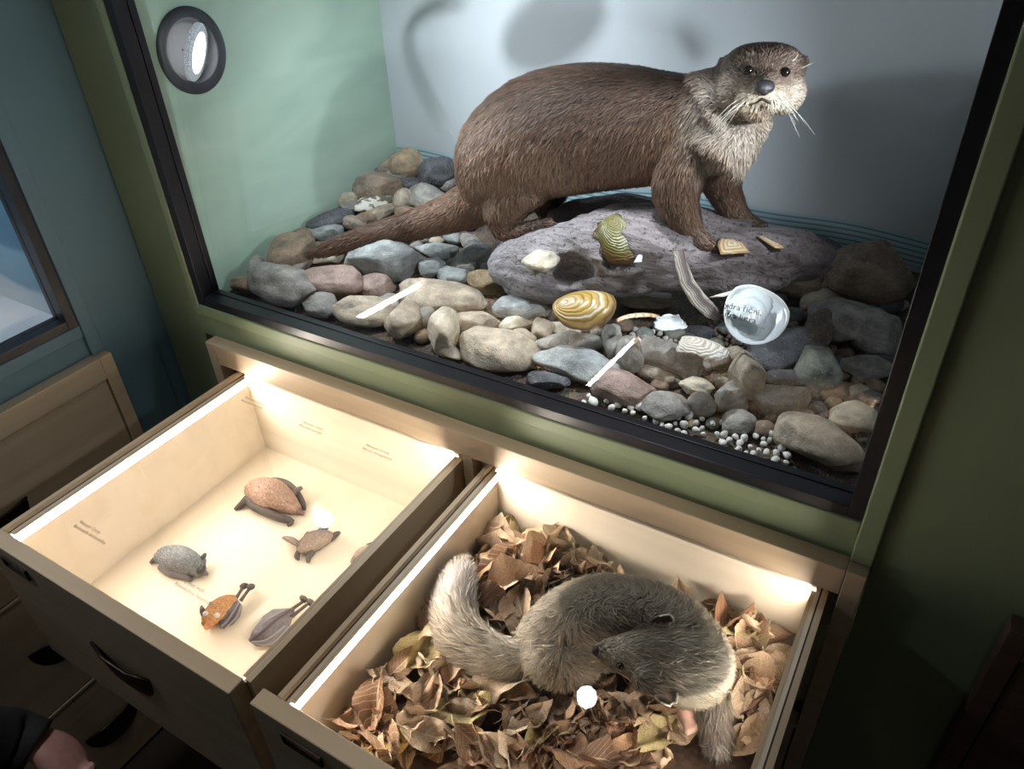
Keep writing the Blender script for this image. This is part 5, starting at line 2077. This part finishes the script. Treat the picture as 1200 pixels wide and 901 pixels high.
ZONES = [((500, 620, 640, 740), 'behind and inside the loop of the marten tail', 26), ((640, 640, 850, 740), 'between the marten back and the back board', 30), ((840, 700, 950, 901), 'between the marten and the right side board', 40),
         ((420, 740, 600, 901), 'in the front left part of the right drawer', 46), ((600, 790, 830, 901), 'in front of the marten belly and head', 50)]
SHAPE = ['slightly curled', 'rolled', 'cupped', 'tightly rolled', 'folded', 'arched', 'crumpled', 'twisted', 'sharply folded']
for (ua, va, ub, vb), where, n in ZONES:
    k = 0
    tries = 0
    while k < n and tries < 2500:
        tries += 1
        u, v = random.uniform(ua, ub), random.uniform(va, vb)
        p = Z(u, v, LEAF_Z)
        if not (XA + .008 < p[0] < XB - .008 and YA + .008 < p[1] < YB - .006):
            continue
        if hidden_by_marten(u, v) or (797 < u < 872 and 790 < v < 901) or (690 < u < 770 and 760 < v < 812):
            continue
        kd = random.randrange(len(LEAVES))
        col = random.choice(['tan', 'tan', 'pale', 'pale', 'brown', 'brown', 'orange', 'grey', 'red', 'dark', 'tan', 'dark', 'olive', 'brown', 'pale'])
        lab = '%s %s dry leaf %s' % (SHAPE[kd], {'pale': 'pale', 'grey': 'grey-brown', 'red': 'red-brown', 'orange': 'orange-brown', 'dark': 'dark brown'}.get(col, col), where)
        put_leaf(u, v, random.uniform(44, 76), kd, col, random.uniform(0, 6.28), (random.uniform(-.55, .55), random.uniform(-.55, .55)), lab, None, random.uniform(-0.004, 0.010))
        k += 1


# ================================================================ left drawer: six small bats
def finish_bat(name, label, loc):
    r = empty(name, loc)
    bpy.context.view_layer.update()
    tag(r, label, 'bat', 'bats in the left drawer')
    return r


def ground_shift(z):
    return max(z, ZF + 0.0006)


def bpath(rows, dz=0.0):
    """rows of (u, v, height above the drawer floor, radius in px)"""
    pts, rad = [], []
    for q in rows:
        p = Z(q[0], q[1], ZF + q[2] + dz)
        pts.append(p)
        k = q[4] if len(q) > 4 else 1.0
        rad.append((q[3] * mpp(p) * k, q[3] * mpp(p)))
    return smooth_path(pts, rad)


def bat_part(name, mb, r, colf, vox=0.0016, smooth=3, mat='skinny'):
    me = fuse(mb, vox, smooth)
    Pb = coords(me)
    Pb[:, 2] = np.maximum(Pb[:, 2], ZF + 0.0005)
    set_coords(me, Pb)
    set_col(me, colf(Pb))
    o = link(name, me, M[mat], None, True)
    child_of(o, r)
    return o


def const_col(c, amp=0.25, sc=160):
    return lambda P: np.array(c) * (1 + amp * fnoise(P, sc, 2.2))[:, None]


DARKW = (0.085, 0.068, 0.062)
GREYW = (0.165, 0.15, 0.16)


def limb(name, rows, r, col=DARKW, seg=10):
    p, rad = bpath(rows)
    mb = MB().loft(p, rad, (0, 0, 1), seg)
    me = mb.mesh(name)
    P = coords(me)
    P[:, 2] = np.maximum(P[:, 2], ZF + 0.0005)
    set_coords(me, P)
    set_col(me, const_col(col, 0.2)(P))
    o = link(name, me, M['skinny'], None, True)
    child_of(o, r)
    return o


def membrane(name, outline, r, col=DARKW, ribs=0, thick=0.0012, sag=0.004):
    """a folded wing: closed outline of (u, v, height) filled, puckered and given thickness"""
    P = np.array([Z(u, v, ZF + h) for u, v, h in outline])
    n = len(P)
    c = P.mean(0)
    vs, fs = [], []
    K = 5
    for j in range(K + 1):
        for i in range(n):
            t = j / K
            q = c + (P[i] - c) * t
            q = q + np.array([0, 0, sag * (1 - t * t) + 0.0009 * math.sin(i * 2.1 + j)])
            vs.append(q)
    for j in range(K):
        for i in range(n):
            fs.append((j * n + i, j * n + (i + 1) % n, (j + 1) * n + (i + 1) % n, (j + 1) * n + i))
    V = np.array(vs)
    V[:, 2] = np.maximum(V[:, 2], ZF + 0.0018)
    V2 = V - np.array([0, 0, thick])
    m = len(V)
    F = fs + [tuple(k + m for k in f[::-1]) for f in fs] + [(K * n + i, K * n + (i + 1) % n, m + K * n + (i + 1) % n, m + K * n + i) for i in range(n)]
    me = MB().raw(np.concatenate([V, V2]), F).mesh(name)
    set_col(me, const_col(col, 0.3, 220)(coords(me)))
    o = link(name, me, M['skinny'], None, True)
    child_of(o, r)
    return o


def bat_fur(o, r, n, length, col, flowdir):
    me = o.data
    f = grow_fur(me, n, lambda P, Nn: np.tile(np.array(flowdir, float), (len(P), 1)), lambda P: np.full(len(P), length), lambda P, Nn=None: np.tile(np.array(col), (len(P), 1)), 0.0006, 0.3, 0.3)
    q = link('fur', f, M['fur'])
    child_of(q, r)
    return q


# 1: pinkish brown bat at the back
r = finish_bat('bat', 'pinkish brown furry bat with dark folded wings lying at the back of the left drawer', Z(318, 585, ZF))
mb = MB()
p, rad = bpath([(292, 575, .012, 8), (302, 575, .016, 15), (318, 580, .018, 19), (333, 587, .015, 14), (343, 594, .010, 9), (350, 598, .007, 5)])
mb.loft(p, rad, (0, 0, 1), 14)
b1 = bat_part('body', mb, r, const_col((0.42, 0.27, 0.20)))
bat_fur(b1, r, 4200, 0.005, (0.50, 0.33, 0.25), (-1, 0.5, 0))
limb('wing', [(275, 597, .003, 2), (284, 590, .008, 4), (292, 583, .013, 5), (294, 591, .012, 5), (312, 600, .010, 5), (330, 607, .008, 5), (342, 611, .005, 3.5), (337, 616, .002, 1.5)], r)
limb('wing', [(307, 565, .012, 2.5), (322, 562, .012, 3), (336, 566, .012, 3.5), (346, 575, .011, 4), (354, 588, .007, 3.5), (357, 597, .003, 2)], r)
for q in (((300, 593, .016), (318, 599, .0145), (338, 606, .0105)), ((296, 588, .018), (310, 600, .0125), (324, 608, .0095))):
    limb('wing_finger', [(u, v, h, 1.3) for u, v, h in q], r, (0.13, 0.095, 0.085))
limb('snout', [(346, 596, .009, 4.5), (352, 600, .007, 3.4), (356, 602, .006, 2)], r, (0.20, 0.13, 0.11))
for u, v in ((350, 573), (344, 578)):
    limb('ear', [(u - 7, v + 4, .014, 3), (u - 2, v + 1, .017, 3.5), (u + 4, v - 2, .019, 2)], r, (0.16, 0.12, 0.10))
limb('foot', [(300, 566, .012, 1.5), (294, 572, .012, 1.8), (291, 577, .011, 1.2)], r)

# 2: grey bat at the left
r = finish_bat('bat', 'bluish grey round-backed bat crouching at the left of the left drawer', Z(210, 660, ZF))
mb = MB()
p, rad = bpath([(184, 655, .010, 6), (194, 652, .014, 12), (208, 655, .016, 16), (222, 660, .014, 14), (232, 666, .010, 9), (238, 670, .007, 4)])
mb.loft(p, rad, (0, 0, 1), 14)
b2 = bat_part('body', mb, r, const_col((0.20, 0.21, 0.22)))
bat_fur(b2, r, 3600, 0.004, (0.26, 0.275, 0.29), (-1, 0.2, 0))
limb('wing', [(188, 664, .006, 4), (202, 671, .006, 6), (216, 674, .006, 5), (224, 680, .003, 2.5)], r, GREYW)
limb('wing', [(240, 655, .014, 2), (238, 662, .010, 3), (236, 670, .006, 4), (228, 674, .006, 4)], r, GREYW)
limb('snout', [(234, 668, .009, 4.5), (240, 671, .007, 3.2), (243, 673, .006, 1.8)], r, (0.22, 0.20, 0.20))
for q in (((196, 668, .010), (210, 674, .008), (222, 678, .005)), ((204, 665, .014), (216, 670, .011), (228, 674, .007))):
    limb('wing_finger', [(u, v, h, 1.2) for u, v, h in q], r, (0.22, 0.20, 0.21))
limb('foot', [(176, 660, .003, 2), (182, 655, .006, 3.5), (190, 652, .010, 4)], r)
for u, v in ((240, 650), (239, 664)):
    limb('ear', [(u - 6, v + 8, .012, 2.5), (u - 2, v + 3, .016, 3.2), (u + 1, v - 2, .019, 1.5)], r, (0.06, 0.055, 0.055))

# 3: orange fronted bat
r = finish_bat('bat', 'orange-fronted bat with white ringed eyes and grey wings, feet stretched to the back', Z(262, 714, ZF))
mb = MB()
p, rad = bpath([(276, 703, .010, 6), (266, 708, .013, 11), (256, 716, .014, 13), (248, 723, .013, 11), (243, 729, .011, 8), (240, 733, .008, 4)])
mb.loft(p, rad, (0, 0, 1), 14)
b3 = bat_part('body', mb, r, const_col((0.50, 0.25, 0.10)))
bat_fur(b3, r, 2600, 0.003, (0.58, 0.31, 0.14), (1, 1, 0))
membrane('wing', [(277, 700, .016), (284, 710, .014), (281, 722, .010), (272, 731, .006), (258, 737, .004), (256, 728, .012), (266, 714, .018)], r, GREYW, sag=.005)
membrane('wing', [(272, 700, .014), (258, 699, .014), (246, 706, .012), (238, 717, .008), (236, 726, .005), (243, 719, .016), (256, 707, .020)], r, GREYW, sag=.003)
for a, b in (((276, 702), (284, 689)), ((282, 704), (292, 690))):
    limb('leg', [(a[0], a[1], .010, 2.2), ((a[0] + b[0]) / 2, (a[1] + b[1]) / 2, .012, 1.8), (b[0], b[1], .012, 2)], r)
    limb('foot', [(b[0] - 2, b[1], .012, 3), (b[0] + 2, b[1] - 2.5, .012, 4), (b[0] + 6, b[1] - 3, .010, 2.5)], r)
for u, v in ((241, 719), (254, 721)):
    o = MB().ell(Z(u, v, ZF + .0245), [RGT * .0042, UPC * .0036, FWD * .0022], 12, 8).build('eye_patch', simple('white_eye_patch', (0.6, 0.62, 0.62), 0.5), None, True)
    child_of(o, r)
for q in (((258, 736, .008), (270, 722, .0165), (280, 706, .017)), ((262, 737, .006), (276, 724, .0135), (282, 710, .0155))):
    limb('wing_finger', [(u, v, h + .001, 1.2) for u, v, h in q], r, (0.24, 0.22, 0.23))
limb('snout', [(247, 729, .018, 5), (243, 734, .013, 4), (241, 737, .010, 2.2)], r, (0.50, 0.22, 0.10))
for u, v in ((237, 714), (255, 712)):
    limb('ear', [(u + 2, v + 7, .014, 3), (u, v + 1, .018, 3.2), (u - 1, v - 4, .019, 1.3)], r, (0.07, 0.055, 0.05))

# 4: hanging bat wrapped in its wings
r = finish_bat('bat', 'dark grey bat wrapped in its folded wings, feet stretched to the right', Z(320, 732, ZF))
mb = MB()
p, rad = bpath([(294, 749, .005, 4), (302, 744, .009, 11), (314, 737, .010, 15), (327, 729, .009, 12), (338, 720, .007, 6), (344, 715, .006, 3)])
mb.loft(p, [(a, b * .7) for a, b in rad], (0, 0, 1), 14)
bat_part('body', mb, r, const_col((0.14, 0.125, 0.135), .4, 260))
membrane('wing', [(342, 712, .012), (320, 714, .016), (308, 722, .016), (297, 738, .012), (291, 750, .006), (302, 743, .020), (322, 726, .020)], r, (0.17, 0.155, 0.17), sag=.003)
membrane('wing', [(345, 716, .010), (340, 732, .010), (330, 748, .008), (316, 757, .005), (300, 757, .005), (293, 752, .007), (308, 742, .019), (326, 727, .019)], r, (0.19, 0.175, 0.19), sag=.004)
limb('wing_bone', [(293, 751, .010, 1.5), (308, 739, .022, 1.8), (326, 724, .021, 1.6), (342, 713, .013, 1.4)], r, (0.10, 0.07, 0.085))
for q in (((295, 752, .010), (312, 750, .015), (334, 733, .014)), ((298, 754, .009), (318, 755, .008), (338, 735, .011)), ((298, 744, .014), (312, 727, .019), (334, 715, .016))):
    limb('wing_finger', [(u, v, h + .0015, 1.2) for u, v, h in q], r, (0.25, 0.235, 0.25))
limb('leg', [(337, 718, .008, 2.6), (346, 711, .010, 2.0), (355, 705, .010, 1.8)], r)
limb('leg', [(340, 724, .008, 2.6), (350, 716, .010, 2.0), (360, 708, .010, 1.8)], r)
for u, v in ((356, 701), (364, 705)):
    limb('foot', [(u - 3, v - 2, .010, 2.5), (u, v + 1, .010, 4), (u + 3, v + 3, .009, 3)], r)

# 5: small bat under the glare spot
r = finish_bat('bat', 'small brown long-eared bat in the middle right of the left drawer', Z(365, 637, ZF))
mb = MB()
p, rad = bpath([(350, 645, .007, 5), (356, 641, .010, 9), (368, 634, .012, 12), (380, 630, .011, 9), (388, 627, .008, 5)])
mb.loft(p, rad, (0, 0, 1), 14)
b5 = bat_part('body', mb, r, const_col((0.33, 0.25, 0.20)))
bat_fur(b5, r, 2200, 0.003, (0.42, 0.33, 0.28), (1, .5, 0))
limb('ear', [(352, 640, .010, 2.5), (344, 634, .012, 4), (336, 631, .010, 3), (331, 630, .008, 1.2)], r, (0.24, 0.18, 0.15))
limb('ear', [(356, 634, .014, 2), (359, 627, .017, 2.5), (361, 623, .018, 1)], r, (0.24, 0.18, 0.15))
limb('wing', [(350, 646, .006, 3), (348, 652, .004, 3.5), (350, 656, .002, 1.5)], r)
limb('wing', [(366, 646, .007, 4), (362, 652, .006, 3.5), (361, 659, .003, 2)], r)
limb('wing', [(386, 632, .007, 4), (394, 626, .008, 3.5), (398, 624, .006, 1.8)], r)
limb('foot', [(373, 622, .010, 2), (380, 618, .010, 3), (384, 620, .009, 1.5)], r)

# 6: bat mostly hidden behind the side board
r = finish_bat('bat', 'bat almost hidden by the right side board of the left drawer', Z(428, 652, ZF))
mb = MB()
p, rad = bpath([(416, 652, .006, 4), (424, 649, .009, 8), (434, 648, .011, 10), (446, 648, .010, 8), (454, 650, .007, 4)])
mb.loft(p, rad, (0, 0, 1), 12)
bat_part('body', mb, r, const_col((0.36, 0.28, 0.22)))
limb('ear', [(418, 651, .008, 3), (414, 655, .006, 2.5), (411, 659, .004, 1)], r, (0.28, 0.21, 0.17))
limb('wing', [(430, 640, .010, 3), (440, 638, .011, 3.5), (450, 642, .008, 2)], r)


# ================================================================ person at the lower left: sleeve and hand
r = empty('person', ad(40, 880, .93))
bpy.context.view_layer.update()
tag(r, 'person at the lower left corner, dark sleeve and ringed hand showing', 'person')


def dpath(rows):
    pts, rad = [], []
    for q in rows:
        p = ad(q[0], q[1], q[2])
        k = q[4] if len(q) > 4 else 1.0
        pts.append(p)
        rad.append((q[3] * mpp(p), q[3] * mpp(p) * k))
    return smooth_path(pts, rad)


mb = MB()
p, rad = dpath([(-60, 868, .86, 24), (10, 868, .905, 25), (44, 872, .92, 25), (62, 880, .925, 29), (78, 898, .93, 31), (88, 915, .93, 27)])
mb.loft(p, [(a * .62, b) for a, b in rad], FWD, 18)
for k, (a, b, c, d) in enumerate((((72, 915), (66, 940), (58, 958), (50, 962)), ((83, 914), (80, 944), (70, 966), (60, 968)), ((94, 908), (94, 938), (84, 960), (73, 964)), ((101, 896), (106, 922), (98, 944), (87, 950)))):
    p, rad = dpath([(a[0], a[1], .928, 9.5), (b[0], b[1], .932, 8.8), (c[0], c[1], .940, 8), (d[0], d[1], .948, 6.5)])
    mb.loft(p, rad, FWD, 12)
p, rad = dpath([(58, 892, .925, 12), (46, 914, .93, 10), (46, 934, .935, 9), (52, 946, .94, 7)])
mb.loft(p, rad, FWD, 12)
o = link('hand', fuse(mb, 0.003, 5), simple('skin', (0.55, 0.30, 0.29), 0.5, 0.10, 90, bmp=0.1), None, True)
child_of(o, r)
mb = MB()
p, rad = dpath([(-330, 900, .62, 70), (-210, 885, .72, 58), (-110, 874, .81, 48), (-40, 868, .87, 40), (10, 868, .91, 36), (30, 871, .916, 33), (42, 875, .919, 31)])
mb.loft(p, rad, FWD, 24)
me = mb.mesh('sleeve')
Pv = coords(me)
set_coords(me, Pv + normals(me) * (0.003 * fnoise(Pv, 40, 1.0))[:, None])
o = link('sleeve', me, simple('dark_cloth', (0.016, 0.015, 0.018), 0.8, 0.2, 200), None, True)
child_of(o, r)
ctr = ad(100, 902, .927)
ax = unit(ad(104, 914, .93) - ad(100, 898, .927))
s1 = unit(np.cross(ax, FWD))
s2 = np.cross(ax, s1)
vs, fs = [], []
for i in range(24):
    a = 2 * math.pi * i / 24
    d_ = s1 * math.cos(a) + s2 * math.sin(a)
    for j in range(8):
        b = 2 * math.pi * j / 8
        vs.append(ctr + d_ * (0.0108 + 0.0011 * math.cos(b)) + ax * 0.0014 * math.sin(b))
for i in range(24):
    for j in range(8):
        fs.append((i * 8 + j, i * 8 + (j + 1) % 8, ((i + 1) % 24) * 8 + (j + 1) % 8, ((i + 1) % 24) * 8 + j))
o = MB().raw(vs, fs).build('ring', simple('silver', (0.7, 0.68, 0.66), 0.2, 0.0, 50, metal=1.0), None, True)
child_of(o, r)
